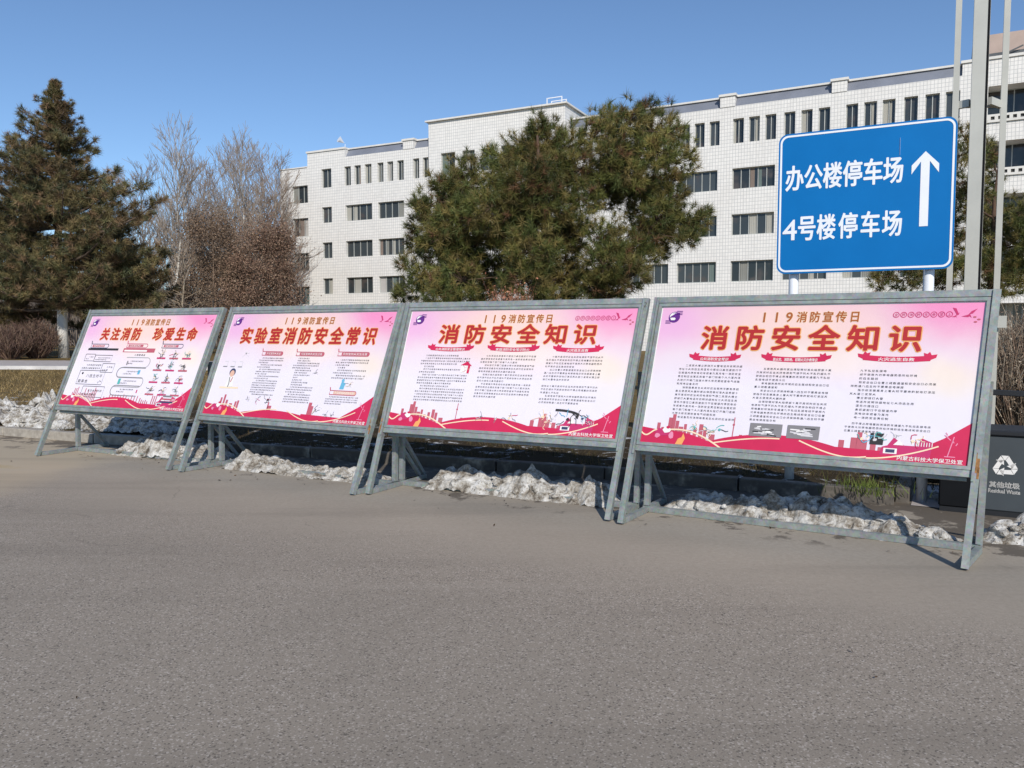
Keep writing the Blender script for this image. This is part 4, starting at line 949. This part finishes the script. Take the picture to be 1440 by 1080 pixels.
# ------------------------------------------------------------------ vegetation
def unit(a): return a/np.maximum(np.linalg.norm(a, axis=1, keepdims=True), 1e-9)
def needles(Cn, Dn, L, k, wd, cols, spread=1.0, shoot=0.5):
    """k thin blades around each shoot (centre, direction)"""
    N = len(Cn); L = np.repeat(np.asarray(L, float).reshape(-1, 1)*np.ones((N, 1)), k, 0) if np.ndim(L) else L; c = np.repeat(Cn, k, 0); d = np.repeat(Dn, k, 0); r = unit(rng.normal(size=(N*k, 3)))
    nd = unit(d*(1.0/spread)*rng.uniform(.2, 1.1, (N*k, 1)) + r)
    base = c + d*(rng.uniform(-.5, .6, (N*k, 1))*L*shoot); ln = L*rng.uniform(.7, 1.15, (N*k, 1))
    s = unit(np.cross(nd, unit(rng.normal(size=(N*k, 3)))))*wd/2
    V = np.empty((N*k, 3, 3)); V[:, 0] = base - s; V[:, 1] = base + s; V[:, 2] = base + nd*ln
    col = np.repeat(np.repeat(cols, k, 0)*rng.uniform(.75, 1.25, (N*k, 1)), 3, 0)
    return V.reshape(-1, 3), np.arange(N*k*3).reshape(-1, 3), col
PINE = np.array([(.082, .090, .024), (.115, .112, .032), (.062, .076, .023), (.145, .128, .040), (.155, .122, .042), (.074, .090, .030), (.12, .095, .036)])
def pick(pal, n, p=None): return pal[rng.choice(len(pal), n, p=p)]
def limbs(mb, pts, r0, r1, n=7): m = len(pts); mb.tube(pts, [r0 + (r1 - r0)*i/(m - 1) for i in range(m)], n)
def bend(p, q, sag=.0, n=6, jit=.06, r=rnd):
    p, q = Vector(p), Vector(q); L = (q - p).length; out = []
    for i in range(n + 1):
        t = i/n; v = p.lerp(q, t); v.z += sag*L*math.sin(t*math.pi)
        if 0 < i < n: v += Vector((r.uniform(-1, 1), r.uniform(-1, 1), r.uniform(-.6, .6)))*L*jit*.5
        out.append(v)
    return out

def clump_pine(name, base, clumps, Y0, label, dens=1.2, L=.15, wd=.0085, k=40, rad=.11, lean=(0, 0), fat=1.14):
    """pine whose crown is a set of needle clumps carried on limbs"""
    root = empty(name, base); tag(root, label, 'pine tree')
    top = max(c[0].z for c in clumps); tr = MB()
    ax = [Vector((base[0] + lean[0]*t, base[1] + lean[1]*t, base[2] - .1 + (top*.93 - base[2])*t)) for t in [i/7 for i in range(8)]]
    axj = [a + Vector((rnd.uniform(-.08, .08), rnd.uniform(-.08, .08), 0))*(0 < i) for i, a in enumerate(ax)]
    limbs(tr, [a - Vector(base) for a in axj], rad, rad*.18, 10)
    CC, DD = [], []; B0 = Vector(base)
    nodes = [(p, rad*(1 - .8*i/7)) for i, p in enumerate(axj) if i > 0]
    nodes = [(axj[i].lerp(axj[i+1], f), rad*(1 - .8*(i + f)/7)) for i in range(1, 7) for f in (0, .5)]
    axis_d = lambda c: math.hypot(c.x - base[0], c.y - base[1])
    for (c, r) in sorted(clumps, key=lambda q: axis_d(q[0])):
        s, rs = min(nodes, key=lambda q: (q[0] - c).length + .9*max(0, q[0].z - c.z) + .35*max(0, axis_d(q[0]) - axis_d(c)))
        pts = bend(s, c, .05); r1 = max(.008, min(.03, rs*.6)); limbs(tr, [p - B0 for p in pts], r1, .008, 6); nodes += [(pts[3], r1*.75), (pts[5], r1*.55), (c, .012)]
        r *= fat
        n = max(8, int(dens*70*(r/.38)**2)); g = unit(rng.normal(size=(n, 3))); rr_ = rng.uniform(.35, 1.0, (n, 1))**.6
        P = np.array(c) + g*rr_*np.array([r, r, r*.82]); out = unit(np.array([c.x - base[0], c.y - base[1], .5]).reshape(1, 3)); D = unit(g*.8 + out*.35 + np.array([0, 0, .45]) + rng.normal(size=(n, 3))*.3)
        CC.append(P); DD.append(D)
        ns = 7; g2 = unit(rng.normal(size=(ns, 3)) + out*.6 + np.array([0, 0, .9])); CC.append(np.array(c) + g2*r*rng.uniform(1.0, 1.28, (ns, 1))); DD.append(unit(g2 + np.array([0, 0, .6])))   # shoots that stick out of the clump
        for m in range(0, n, 5):
            q = Vector(P[m]); e = Vector(pts[-1]).lerp(Vector(pts[-2]), .6); tr.tube([e - Vector(base), q - Vector(base)], [.009, .004], 3, caps=False)
    CC, DD = np.vstack(CC), np.vstack(DD)
    low = np.array([noise.noise(Vector(p)*1.1) for p in CC]); cols = pick(PINE, len(CC)); cols = cols*1.2*(1 + .75*low[:, None])
    dead = rng.random(len(CC)) < .03 + .12*(low < -.35); cols[dead] = (.16, .085, .045)
    V, F, col = needles(CC, DD, L, k, wd, cols)
    tr.build('trunk', M['bark'], root, True)
    # pale buds and cones at shoot tips
    o = np_mesh('crown', V - np.array(base), F, M['needle'], root, np.clip(col, .004, .6)); return root

cl = [(757,178,15),(770,198,26),(800,208,28),(735,218,26),(838,192,26),(852,164,13),(884,172,24),(908,160,15),(925,180,26),(948,190,16),(955,228,24),(930,215,24),(900,215,28),(862,222,28),(820,240,32),(780,245,34),(742,255,34),(705,250,22),(692,222,11),(662,240,22),(650,262,28),(622,262,16),(610,290,22),(592,292,12),(600,322,25),(640,310,34),(690,295,34),(730,300,36),(778,292,32),(822,280,24),(935,252,22),(948,275,16),(925,305,26),(952,318,26),(975,318,18),(988,303,9),(965,340,16),(938,285,18),(900,268,28),(872,262,26),(905,300,22),(868,345,30),(898,358,26),(845,330,20),(850,372,32),(890,388,24),(830,402,28),(790,345,34),(745,350,38),(690,345,38),(650,350,33),(612,352,24),(582,345,9),(572,372,10),(600,385,22),(582,410,18),(562,418,10),(640,395,33),(690,395,34),(740,395,34),(790,392,34),(850,410,26),(622,422,24),(800,318,24),(715,330,30),(655,300,28),(620,335,24),(760,280,30),(700,275,22),(640,285,24),(880,245,26),(840,255,24)]
cl += [(610,455,34),(660,455,36),(720,455,36),(780,455,36),(840,455,30),(640,500,32),(700,505,34),(770,505,34),(830,500,26)]
Y0 = 14.2
rr0 = random.Random(5); CL = []
for (x, y, r_) in cl:
    dy = rr0.uniform(-.9, .9)*(1 - abs(x - 760)/330*.6); CL.append((at(x, y, Y0 + dy), r_*(Y0 + dy)/FPX*1.0))
for (x, y, r_) in cl[::3]:
    dy = rr0.uniform(.7, 1.5); CL.append((at(760 + (x - 760)*.8, y + 12, Y0 + dy), r_*1.05*Y0/FPX))
clump_pine('pine_tree', at(752, 585, Y0).xy.to_3d() + Vector((0, 0, KZ)), CL, Y0, 'broad bushy green pine with long needles behind the middle boards')

cr = [(1352,190,14),(1346,220,18),(1352,255,20),(1348,290,22),(1360,320,24),(1385,225,14),(1392,260,18),(1388,295,20),(1400,330,24),(1425,315,22),(1440,300,22),(1432,345,24),(1455,335,26),(1350,350,22),(1345,380,20),(1375,370,26),(1405,375,26),(1435,385,22),(1460,370,26),(1390,405,22),(1420,400,18),(1470,310,26),(1490,350,28),(1245,388,12),(1265,395,14),(1285,390,15),(1235,400,10),(1300,398,14),(1320,385,16),(1325,400,14),(1395,210,10),(1375,190,10),(1370,275,20)]
Y1 = 15.5; CL = []
for (x, y, r_) in cr:
    dy = rr0.uniform(-.8, .8); CL.append((at(x, y, Y1 + dy), r_*(Y1 + dy)/FPX))
clump_pine('pine_tree', at(1385, 570, Y1).xy.to_3d() + Vector((0, 0, KZ)), CL, Y1, 'green pine growing behind the lighting mast at right', 1.0)

def conifer(name, base, Ht, prof, label, seed, tuft=.40, k=36, wd=.026, pal=PINE, p=None, lo=.18, step=.47, trunk_r=.32, lime='bark_lime', aim=None):
    r = random.Random(seed); root = empty(name, base); tag(root, label, 'conifer'); tr = MB()
    limbs(tr, [Vector((rnd.uniform(-.1, .1)*(i > 0), rnd.uniform(-.1, .1)*(i > 0), Ht*i/9 - .1*(i == 0))) for i in range(10)], trunk_r, .04, 10)
    CC, DD, LL = [], [], []
    z = Ht*lo
    def rad(z):
        t = z/Ht
        for (a, ra), (b_, rb) in zip(prof[:-1], prof[1:]):
            if a <= t <= b_: return ra + (rb - ra)*(t - a)/(b_ - a)
        return .1
    while z < Ht*.985:
        nb = r.randint(5, 7); ph = r.uniform(0, 6.28)
        for j in range(nb):
            a = ph + j*6.283/nb + r.uniform(-.35, .35); ln = rad(z)*r.choice((.45, .7, .9, 1.05, 1.22))*r.uniform(.85, 1.08)
            d = Vector((math.cos(a), math.sin(a), 0)); s = Vector((0, 0, z)); rise = r.uniform(-.12, .22)
            pts = [s + d*(ln*t) + Vector((0, 0, ln*(rise*t - .28*t*(1 - t) + .16*t*t))) for t in (0, .25, .5, .75, 1)]
            limbs(tr, pts, .05 + .012*ln, .015, 5)
            m = max(3, int(ln/.36))
            for q in range(m):
                t = .28 + .72*(q + r.random())/m; i = min(3, int(t*4)); c = pts[i].lerp(pts[i+1], t*4 - i); side = d.cross(Vector((0, 0, 1)))
                sw = (1.15 - t)*ln*.42
                for e in range(4):
                    o = side*r.uniform(-sw, sw) + Vector((r.uniform(-.1, .1), r.uniform(-.1, .1), r.uniform(-.10, .22))); LL.append(tuft*(.5 + .5*min(1, ln/2.6))); CC.append((c + o)[:]); DD.append((d*.6 + side*(.5 if o.dot(side) > 0 else -.5) + Vector((0, 0, .55)))[:])
        z += step*r.uniform(.75, 1.25)*(1.15 - .5*z/Ht)
    CC = np.array(CC); DD = unit(np.array(DD)); low = np.array([noise.noise(Vector(p_)*.45 + Vector((seed, 0, 0))) for p_ in CC])
    cols = pick(pal, len(CC), p)*1.15*(1 + .6*low[:, None]); dead = (rng.random(len(CC)) < .08) | (low < -.38); cols[dead] = cols[dead]*.5 + np.array((.10, .062, .036))*.6
    V, F, col = needles(CC, DD, np.array(LL), k, wd, cols, 1.1, .6)
    tr.build('trunk', M[lime], root, True); np_mesh('crown', V, F, M['needle'], root, np.clip(col, .003, .5)); return root
OLD = np.array([(.095, .092, .040), (.135, .112, .050), (.070, .076, .038), (.17, .135, .062), (.19, .125, .070)])
bp = gnd(90, 503, KZ); bp.z = KZ
conifer('spruce_tree', bp, at(82, 112, bp.y).z - KZ, [(0, 2.5), (.18, 5.6), (.30, 6.3), (.5, 5.2), (.64, 3.9), (.75, 2.3), (.88, 1.0), (1, .06)], 'tall dark spruce with whitewashed trunk, highest tree on the left', 3, pal=OLD)
b2 = gnd(-14, 500, KZ); b2.z = KZ
conifer('spruce_tree', b2, 10.4, [(0, 2.5), (.2, 4.3), (.45, 4.6), (.7, 3.2), (.9, 1.4), (1, .2)], 'shorter brownish spruce at the left edge in front of the tall spruce', 8, pal=OLD, p=[.12, .25, .08, .3, .25])
b3 = gnd(112, 502, KZ); b3.z = KZ
conifer('spruce_tree', b3 + Vector((1.2, 2.0, 0)), 8.2, [(0, 1.5), (.28, 3.6), (.5, 3.8), (.75, 2.5), (1, .3)], 'low wide spruce right of the tall spruce', 12, pal=OLD, p=[.3, .25, .25, .1, .1], trunk_r=.3)

# bare trees
def bare_mesh(seed, Ht, spread=.42, levels=5, pal=((.30, .27, .23),), r0=.16, up=.5, kids=(3, 4), first=.28, min_r=.010, leaf=None, tmat='bark_pale', nbr=5):
    r = random.Random(seed); segs = []; tips = []
    def grow(p, d, ln, rad, lv):
        n = 3 if lv < 2 else 2; q = p; dd = d
        for i in range(n):
            dd = (dd + Vector((r.uniform(-1, 1), r.uniform(-1, 1), r.uniform(-.4, 1)*up))*(.10 + .05*lv)).normalized(); q2 = q + dd*(ln/n); ra = rad*(1 - .28*i/n); rb = rad*(1 - .28*(i + 1)/n)
            segs.append((q, q2, max(ra, min_r), max(rb, min_r), lv)); q = q2
            if lv < levels and (i > 0 or lv == 0):
                for _k in range(r.randint(*kids) if lv > 0 else 4):
                    t = r.uniform(.1, 1); s = q.lerp(q - dd*(ln/n), t); a = Vector((r.gauss(0, 1), r.gauss(0, 1), r.gauss(0, .4))); a = (a - dd*a.dot(dd)).normalized()
                    nd = (dd*(1 - spread) + a*spread*r.uniform(.8, 1.5) + Vector((0, 0, up*.35))).normalized(); grow(s, nd, ln*r.uniform(.42, .66), rad*.5, lv + 1)
        tips.append((q, dd))
    # main stem with whorls of branches along its length
    p = Vector((0, 0, -.1)); nst = 9
    for i in range(nst):
        q = p + Vector((r.uniform(-.05, .05)*Ht*.3, r.uniform(-.05, .05)*Ht*.3, Ht/nst)); ra = r0*(1 - i/nst*.9); segs.append((p, q, ra, r0*(1 - (i + 1)/nst*.9), 0))
        if (i + 1)/nst > first:
            for _k in range(nbr):
                a = r.uniform(0, 6.28); d = Vector((math.cos(a)*spread*1.5, math.sin(a)*spread*1.5, r.uniform(.35, 1.0)*up*1.6)).normalized(); grow(p.lerp(q, r.random()), d, Ht*.26*(1.12 - .65*(i/nst)), ra*.42, 2)
        p = q
    grow(p, Vector((0, 0, 1)), Ht*.10, r0*.1, 3)
    S = np.array([s[0][:] for s in segs]); E = np.array([s[1][:] for s in segs]); RA = np.array([s[2] for s in segs])[:, None]; RB = np.array([s[3] for s in segs])[:, None]; d = unit(E - S)
    a = unit(np.cross(d, np.where(np.abs(d[:, 2:3]) > .9, np.array([[1., 0, 0]]), np.array([[0, 0, 1.]])))); bb = np.cross(d, a); V = []
    for P, Rr in ((S, RA), (E, RB)):
        for t in range(3):
            an = t*2*math.pi/3; V.append(P + (a*math.cos(an) + bb*math.sin(an))*Rr)
    V = np.stack(V, 1); n = len(segs); F = (np.arange(n)[:, None, None]*6 + np.array([(0, 1, 4, 3), (1, 2, 5, 4), (2, 0, 3, 5)])[None]).reshape(-1, 4)
    lv = np.array([s[4] for s in segs]); pal = np.array(pal); ci = np.minimum(lv, len(pal) - 1); col = np.repeat(pal[ci]*rng.uniform(.8, 1.2, (n, 1)), 6, 0)
    thick = lv < 2
    return V.reshape(-1, 3), F, col, tips, thick
GREY = ((.38, .34, .29), (.34, .295, .25), (.29, .24, .195), (.27, .21, .165))
def bare_tree(pos, Ht, label, seed, group=None, cat='bare tree', name='bare_tree', leaf=None, **kw):
    V, F, col, tips, thick = bare_mesh(seed, Ht, **kw); root = empty(name, pos); tag(root, label, cat, group)
    tk = np.repeat(thick, 3); used = np_mesh('trunk', V, F[tk], M['twig'], root, col); np_mesh('crown', V, F[~tk], M['twig'], root, col)
    if leaf:
        pal, cnt, sz = leaf; P = np.array([t[0][:] for t in tips]); P = P[rng.integers(0, len(P), cnt)] + rng.normal(size=(cnt, 3))*.42
        a = unit(rng.normal(size=(cnt, 3))); b_ = unit(np.cross(a, rng.normal(size=(cnt, 3)))); s = sz*rng.uniform(.6, 1.3, (cnt, 1))
        Q = np.stack([P - a*s*.5, P + b_*s*.3, P + a*s*.5, P - b_*s*.3], 1).reshape(-1, 3); c = np.repeat(pick(np.array(pal), cnt)*rng.uniform(.7, 1.3, (cnt, 1)), 4, 0)
        np_mesh('dry_leaves', Q, np.arange(cnt*4).reshape(-1, 4), M['twig'], root, c)
    return root
def ground_at(px, Y, z=KZ): p = at(px, 480, Y); p.z = z; return p
bt = [(262, 82, 228, 'fine twigged bare tree right behind the highest bare poplar'), (288, 70, 262, 'short dense bare tree between the highest poplar and the reddish trees'), (338, 84, 215, 'dense bare tree just left of the tall slim one, far back'), (368, 80, 222, 'dense bare tree just right of the tall slim one, far back'), (386, 76, 262, 'short bare tree nearest the white building end'), (243, 62, 190, 'pale barked bare poplar standing highest between the spruces and the reddish tree'), (352, 68, 205, 'tall slim bare tree rising behind the reddish tree'), (300, 74, 240, 'bare grey tree between the two tall slim bare trees'), (395, 72, 232, 'bare grey tree against the left end of the white building'), (205, 70, 240, 'bare grey tree just right of the spruces, far back'), (322, 80, 222, 'thin bare tree behind the reddish tree, left of its middle'), (275, 66, 285, 'low bare tree left of the reddish tree'), (375, 64, 270, 'low bare tree in front of the white building end')]
for i, (px, Y, ytop, lab) in enumerate(bt):
    Ht = at(px, ytop, Y).z - KZ
    bare_tree(ground_at(px, Y), Ht*.93, lab, 20 + i, 'bare trees left of the building', pal=((.50, .47, .42), (.43, .39, .34), (.36, .31, .265), (.31, .26, .215)) if i in (5, 6) else GREY, spread=.30 if i in (5, 6) else .40, up=.75, r0=.17, levels=4, kids=(3, 4), min_r=.012, nbr=9)
RED = ((.19, .14, .105), (.18, .125, .09), (.17, .115, .082), (.16, .11, .08))
bare_tree(ground_at(372, 53), 8.0, 'rounded tree with reddish brown dry leaves at the left end of the building', 55, cat='tree', name='dry_leaved_tree', pal=RED, spread=.62, up=.32, levels=4, kids=(3, 4), r0=.15, first=.16, nbr=7, leaf=(((.18, .11, .078), (.22, .14, .10), (.145, .09, .065), (.26, .185, .13)), 42000, .11))
bare_tree(ground_at(312, 55), 8.8, 'taller reddish brown twiggy tree left of the rounded one', 57, cat='tree', name='dry_leaved_tree', pal=RED, spread=.62, up=.32, levels=4, kids=(3, 4), r0=.13, first=.18, nbr=7, leaf=(((.19, .13, .09), (.23, .165, .115), (.16, .11, .078)), 30000, .11))
bare_tree(ground_at(255, 50), 6.4, 'low pale twiggy tree beside the low wide spruce', 59, cat='bare tree', name='bare_tree', pal=((.30, .25, .19), (.30, .24, .17), (.27, .21, .15)), spread=.62, up=.32, levels=4, kids=(2, 3), r0=.13, first=.2)

def shrub(pos, wd, ht, label, seed, n=260, pal=RED, group='dry shrubs', leaf=None, rad=.006, name='dry_shrub'):
    r = random.Random(seed); b = MB(); VV = []; S, E, RR = [], [], []
    for _ in range(n):
        a = r.uniform(0, 6.28); q = math.sqrt(r.random()); tip = Vector((math.cos(a)*q*wd/2, math.sin(a)*q*wd/2, ht*math.sqrt(max(.05, 1 - .75*q*q))*r.uniform(.8, 1.08))); s = Vector((tip.x*.25, tip.y*.25, -.02)); m = s.lerp(tip, .5) + Vector((r.gauss(0, .05)*wd, r.gauss(0, .05)*wd, 0)); ps = [s, m, tip]
        for i in range(2): S.append(ps[i][:]); E.append(ps[i+1][:]); RR.append(rad*(1.4 - .6*i))
        for k in range(4):
            t = r.uniform(.3, 1); o = s.lerp(tip, t); e = o + Vector((r.gauss(0, .13)*wd*.5, r.gauss(0, .13)*wd*.5, r.uniform(.02, .22)*ht)); S.append(o[:]); E.append(e[:]); RR.append(rad*.7)
    S, E = np.array(S), np.array(E); RR = np.array(RR)[:, None]; d = unit(E - S); a = unit(np.cross(d, rng.normal(size=d.shape))); bb = np.cross(d, a); V = []
    for P, f in ((S, 1.0), (E, .5)):
        for t in range(3): V.append(P + (a*math.cos(t*2.094) + bb*math.sin(t*2.094))*RR*f)
    V = np.stack(V, 1); m = len(S); F = (np.arange(m)[:, None, None]*6 + np.array([(0, 1, 4, 3), (1, 2, 5, 4), (2, 0, 3, 5)])[None]).reshape(-1, 4); col = np.repeat(pick(np.array(pal), m)*rng.uniform(.7, 1.3, (m, 1)), 6, 0)
    root = empty(name, pos); tag(root, label, 'shrub', group); np_mesh('stems', V.reshape(-1, 3), F, M['twig'], root, col)
    if leaf:
        lp, cnt, sz = leaf; P = E[rng.integers(0, m, cnt)] + rng.normal(size=(cnt, 3))*.05; a = unit(rng.normal(size=(cnt, 3))); b_ = unit(np.cross(a, rng.normal(size=(cnt, 3)))); s = sz*rng.uniform(.6, 1.3, (cnt, 1))
        Q = np.stack([P - a*s*.5, P + b_*s*.3, P + a*s*.5, P - b_*s*.3], 1).reshape(-1, 3); np_mesh('leaves', Q, np.arange(cnt*4).reshape(-1, 4), M['twig'], root, np.repeat(pick(np.array(lp), cnt)*rng.uniform(.7, 1.3, (cnt, 1)), 4, 0))
    return root
PUR = ((.15, .09, .07), (.20, .13, .10), (.12, .075, .065), (.24, .17, .12))
shrub(gnd(16, 505, KZ), 2.6, 2.0, 'brown leafless shrub beside the far path at the left edge', 1, 420, PUR, rad=.016)
shrub(gnd(52, 504, KZ), 2.6, 2.2, 'brown leafless shrub between the left edge and the whitewashed trunk', 2, 420, PUR, rad=.016)
shrub(gnd(-30, 504, KZ), 3.0, 2.2, 'brown leafless shrub just outside the left edge', 3, 300, PUR, rad=.016)
shrub(gnd(135, 503, KZ) + Vector((0, 3, 0)), 3.0, 2.2, 'brown leafless shrub behind the farthest board', 4, 300, PUR, rad=.016)
shrub(ground_at(718, 12.0), 1.35, 1.98, 'rounded reddish dry shrub showing above the board with the house drawing', 5, 800, ((.30, .13, .075), (.36, .17, .10), (.24, .11, .07)), rad=.005, leaf=(((.34, .15, .09), (.40, .20, .12), (.26, .12, .08)), 6000, .045))
PALE = ((.30, .24, .18), (.38, .32, .25), (.20, .15, .11), (.26, .18, .13))
shrub(ground_at(1440, 11.0), 1.5, 1.72, 'pale twiggy hedge shrub behind the grey bin', 6, 700, PALE, rad=.006, leaf=(PALE, 5000, .03))
shrub(ground_at(1505, 11.2), 1.5, 1.7, 'pale twiggy hedge shrub right of the one behind the bin', 7, 500, PALE, rad=.006)

# dark iron fence along the far left
def fence():
    p, q = Vector((-62, 64, KZ)), Vector((-16, 60, KZ)); root = empty('iron_fence', p, math.atan2(q.y - p.y, q.x - p.x)); L = (q - p).length
    tag(root, 'dark iron railing fence beyond the shrubs and bare trees on the left', 'fence')
    b = MB(); x = .12
    while x < L: b.box((x - .014, -.014, .05), (x + .014, .014, 1.95)); x += .16
    b.box((0, -.02, .25), (L, -.0145, .31)); b.box((0, -.02, 1.70), (L, -.0145, 1.76)); b.build('railing', M['painted_dark'], root)
    k = 0.0
    while k < L: pb_ = MB(); pb_.box((k - .13, -.15, 0), (k + .13, .15, 2.3)); pb_.box((k - .18, -.2, 2.301), (k + .18, .2, 2.42)); pb_.build('pillar', M['path'], root); k += 4.6
fence()
def wood():
    """dense far belt of trunks and twigs closing the view at left"""
    S = []; E = []; RR = []; r = random.Random(4)
    for _ in range(520):
        x = r.uniform(-110, -18); y = 92 + r.uniform(0, 26) - .12*x; h = r.uniform(9, 17); S.append((x, y, 0)); E.append((x + r.uniform(-.8, .8), y, h)); RR.append(r.uniform(.06, .16))
        for k in range(34):
            t = r.uniform(.12, 1); o = Vector(S[-1 - 0] if k == 0 else (x, y, 0)).lerp(Vector((x, y, h)), t); S.append(o[:]); E.append((o.x + r.gauss(0, 1.1), o.y + r.gauss(0, 1), o.z + r.uniform(.2, 1.9))); RR.append(.028)
    for _ in range(5200):       # brush under the trees
        x = r.uniform(-115, -19); y = 86 + r.uniform(0, 16) - .12*x; h = r.uniform(2, 8.5)
        for k in range(4): S.append((x, y, 0)); E.append((x + r.gauss(0, .7), y + r.gauss(0, .5), h*r.uniform(.6, 1))); RR.append(.075)
    S, E = np.array(S), np.array(E); RR = np.array(RR)[:, None]; d = unit(E - S); a = unit(np.cross(d, rng.normal(size=d.shape))); bb = np.cross(d, a); V = []
    for P, f in ((S, 1.0), (E, .3)):
        for t in range(3): V.append(P + (a*math.cos(t*2.094) + bb*math.sin(t*2.094))*RR*f)
    V = np.stack(V, 1); m = len(S); F = (np.arange(m)[:, None, None]*6 + np.array([(0, 1, 4, 3), (1, 2, 5, 4), (2, 0, 3, 5)])[None]).reshape(-1, 4)
    o = np_mesh('far_wood', V.reshape(-1, 3), F, M['twig'], None, np.repeat(pick(np.array(((.24, .20, .17), (.19, .155, .13), (.28, .24, .20), (.16, .12, .10))), m)*rng.uniform(.8, 1.2, (m, 1)), 6, 0))
    tag(o, 'far belt of bare grey trees closing the view on the left', 'trees', None, 'stuff')
wood()

# ------------------------------------------------------------------ loose small stuff
def blades(name, n, area, hmin, hmax, pal, label, cat, wd=.006, lean=.5):
    P = area(n); n = len(P); h = rng.uniform(hmin, hmax, (n, 1)); a = unit(np.c_[rng.normal(size=(n, 2)), np.zeros(n)])*wd/2; tip = P + np.c_[rng.normal(size=(n, 2))*lean, np.ones(n)]*h
    V = np.stack([P - a, P + a, tip], 1).reshape(-1, 3); o = np_mesh(name, V, np.arange(n*3).reshape(-1, 3), M['twig'], None, np.repeat(pick(np.array(pal), n)*rng.uniform(.6, 1.4, (n, 1)), 3, 0)); tag(o, label, cat, None, 'stuff'); return o
def strip_area(s0, s1, d0, d1, clump=0.0):
    # points s along the boards' row (world u-direction) and d behind the kerb line
    def f(n):
        ka = np.array([p[:] for p in offs(0)]); seg = rng.uniform(s0, s1, n); x = seg
        y = np.interp(x, ka[:, 0], ka[:, 1]); d = d0 + (d1 - d0)*rng.random(n)**1.4; P = np.c_[x + n_.x*d, y + n_.y*d, np.full(n, KZ - .02)]
        if clump:
            k = np.array([noise.noise(Vector((p[0]*1.6, p[1]*1.6, 3))) for p in P]); P = P[k > clump]
        return P
    return f
blades('lawn_grass', 26000, strip_area(-9, 4.2, .16, 6.0, -.05), .03, .11, ((.055, .045, .018), (.085, .062, .028), (.04, .042, .015), (.12, .088, .04)), 'short dry lawn grass behind the kerb', 'grass', .007)  # blade colours darkened to paint the shade behind the boards
def tuft_area(n):
    c = gnd(1225, 690, KZ); return np.c_[rng.normal(c.x, .16, n), rng.normal(c.y + .1, .16, n), np.full(n, KZ - .02)]
blades('green_grass_tuft', 320, tuft_area, .04, .14, ((.10, .14, .03), (.14, .17, .045), (.07, .10, .02)), 'tuft of greener grass by the kerb under the nearest board', 'grass', .009, .35)
def left_lawn(n):
    P = np.c_[rng.uniform(-34, -7, n), rng.uniform(13, 31, n), np.full(n, KZ - .02)]; ky = np.interp(P[:, 0], [p[0] for p in KERB], [p[1] for p in KERB]); return P[P[:, 1] > ky + .4]
blades('dry_lawn_grass', 42000, left_lawn, .05, .13, ((.20, .14, .055), (.27, .19, .085), (.14, .10, .04), (.32, .24, .12)), 'dry brown grass of the open lawn on the left', 'grass', .016, .7)
def leaves():
    n = 420; k = 0; P = []
    for (px, py) in ((560, 693), (660, 708), (900, 742), (776, 1020), (722, 716), (606, 846), (1198, 918), (108, 984), (1232, 955), (695, 740), (770, 729)): g = gnd(px, py); P.append((g.x, g.y, .012))
    for _ in range(150):
        t = rnd.random(); a = Vector((-6.2, 10.3)).lerp(Vector((3.3, 5.6)), t) + n_*rnd.gauss(.35, .28); P.append((a.x, a.y, .010))
    for _ in range(160):
        a = kend + n_*rnd.uniform(.25, 1.0) - e_*rnd.gauss(.15, .45); P.append((a.x, a.y, KZ + .01 if (a - kend).dot(e_) < 0 else .02))
    P = np.array(P); n = len(P); a = unit(np.c_[rng.normal(size=(n, 2)), rng.normal(size=n)*.25]); b_ = unit(np.cross(a, np.c_[rng.normal(size=(n, 2))*.3, np.ones(n)])); s = rng.uniform(.015, .038, (n, 1))
    Q = np.stack([P - a*s*.5, P + b_*s*.28, P + a*s*.5, P - b_*s*.28], 1).reshape(-1, 3); o = np_mesh('fallen_leaves', Q, np.arange(n*4).reshape(-1, 4), M['twig'], None, np.repeat(pick(np.array(((.06, .04, .025), (.12, .075, .04), (.035, .025, .018))), n), 4, 0)); tag(o, 'dry brown leaves scattered by the kerb and over the asphalt', 'leaves', None, 'stuff')
leaves()
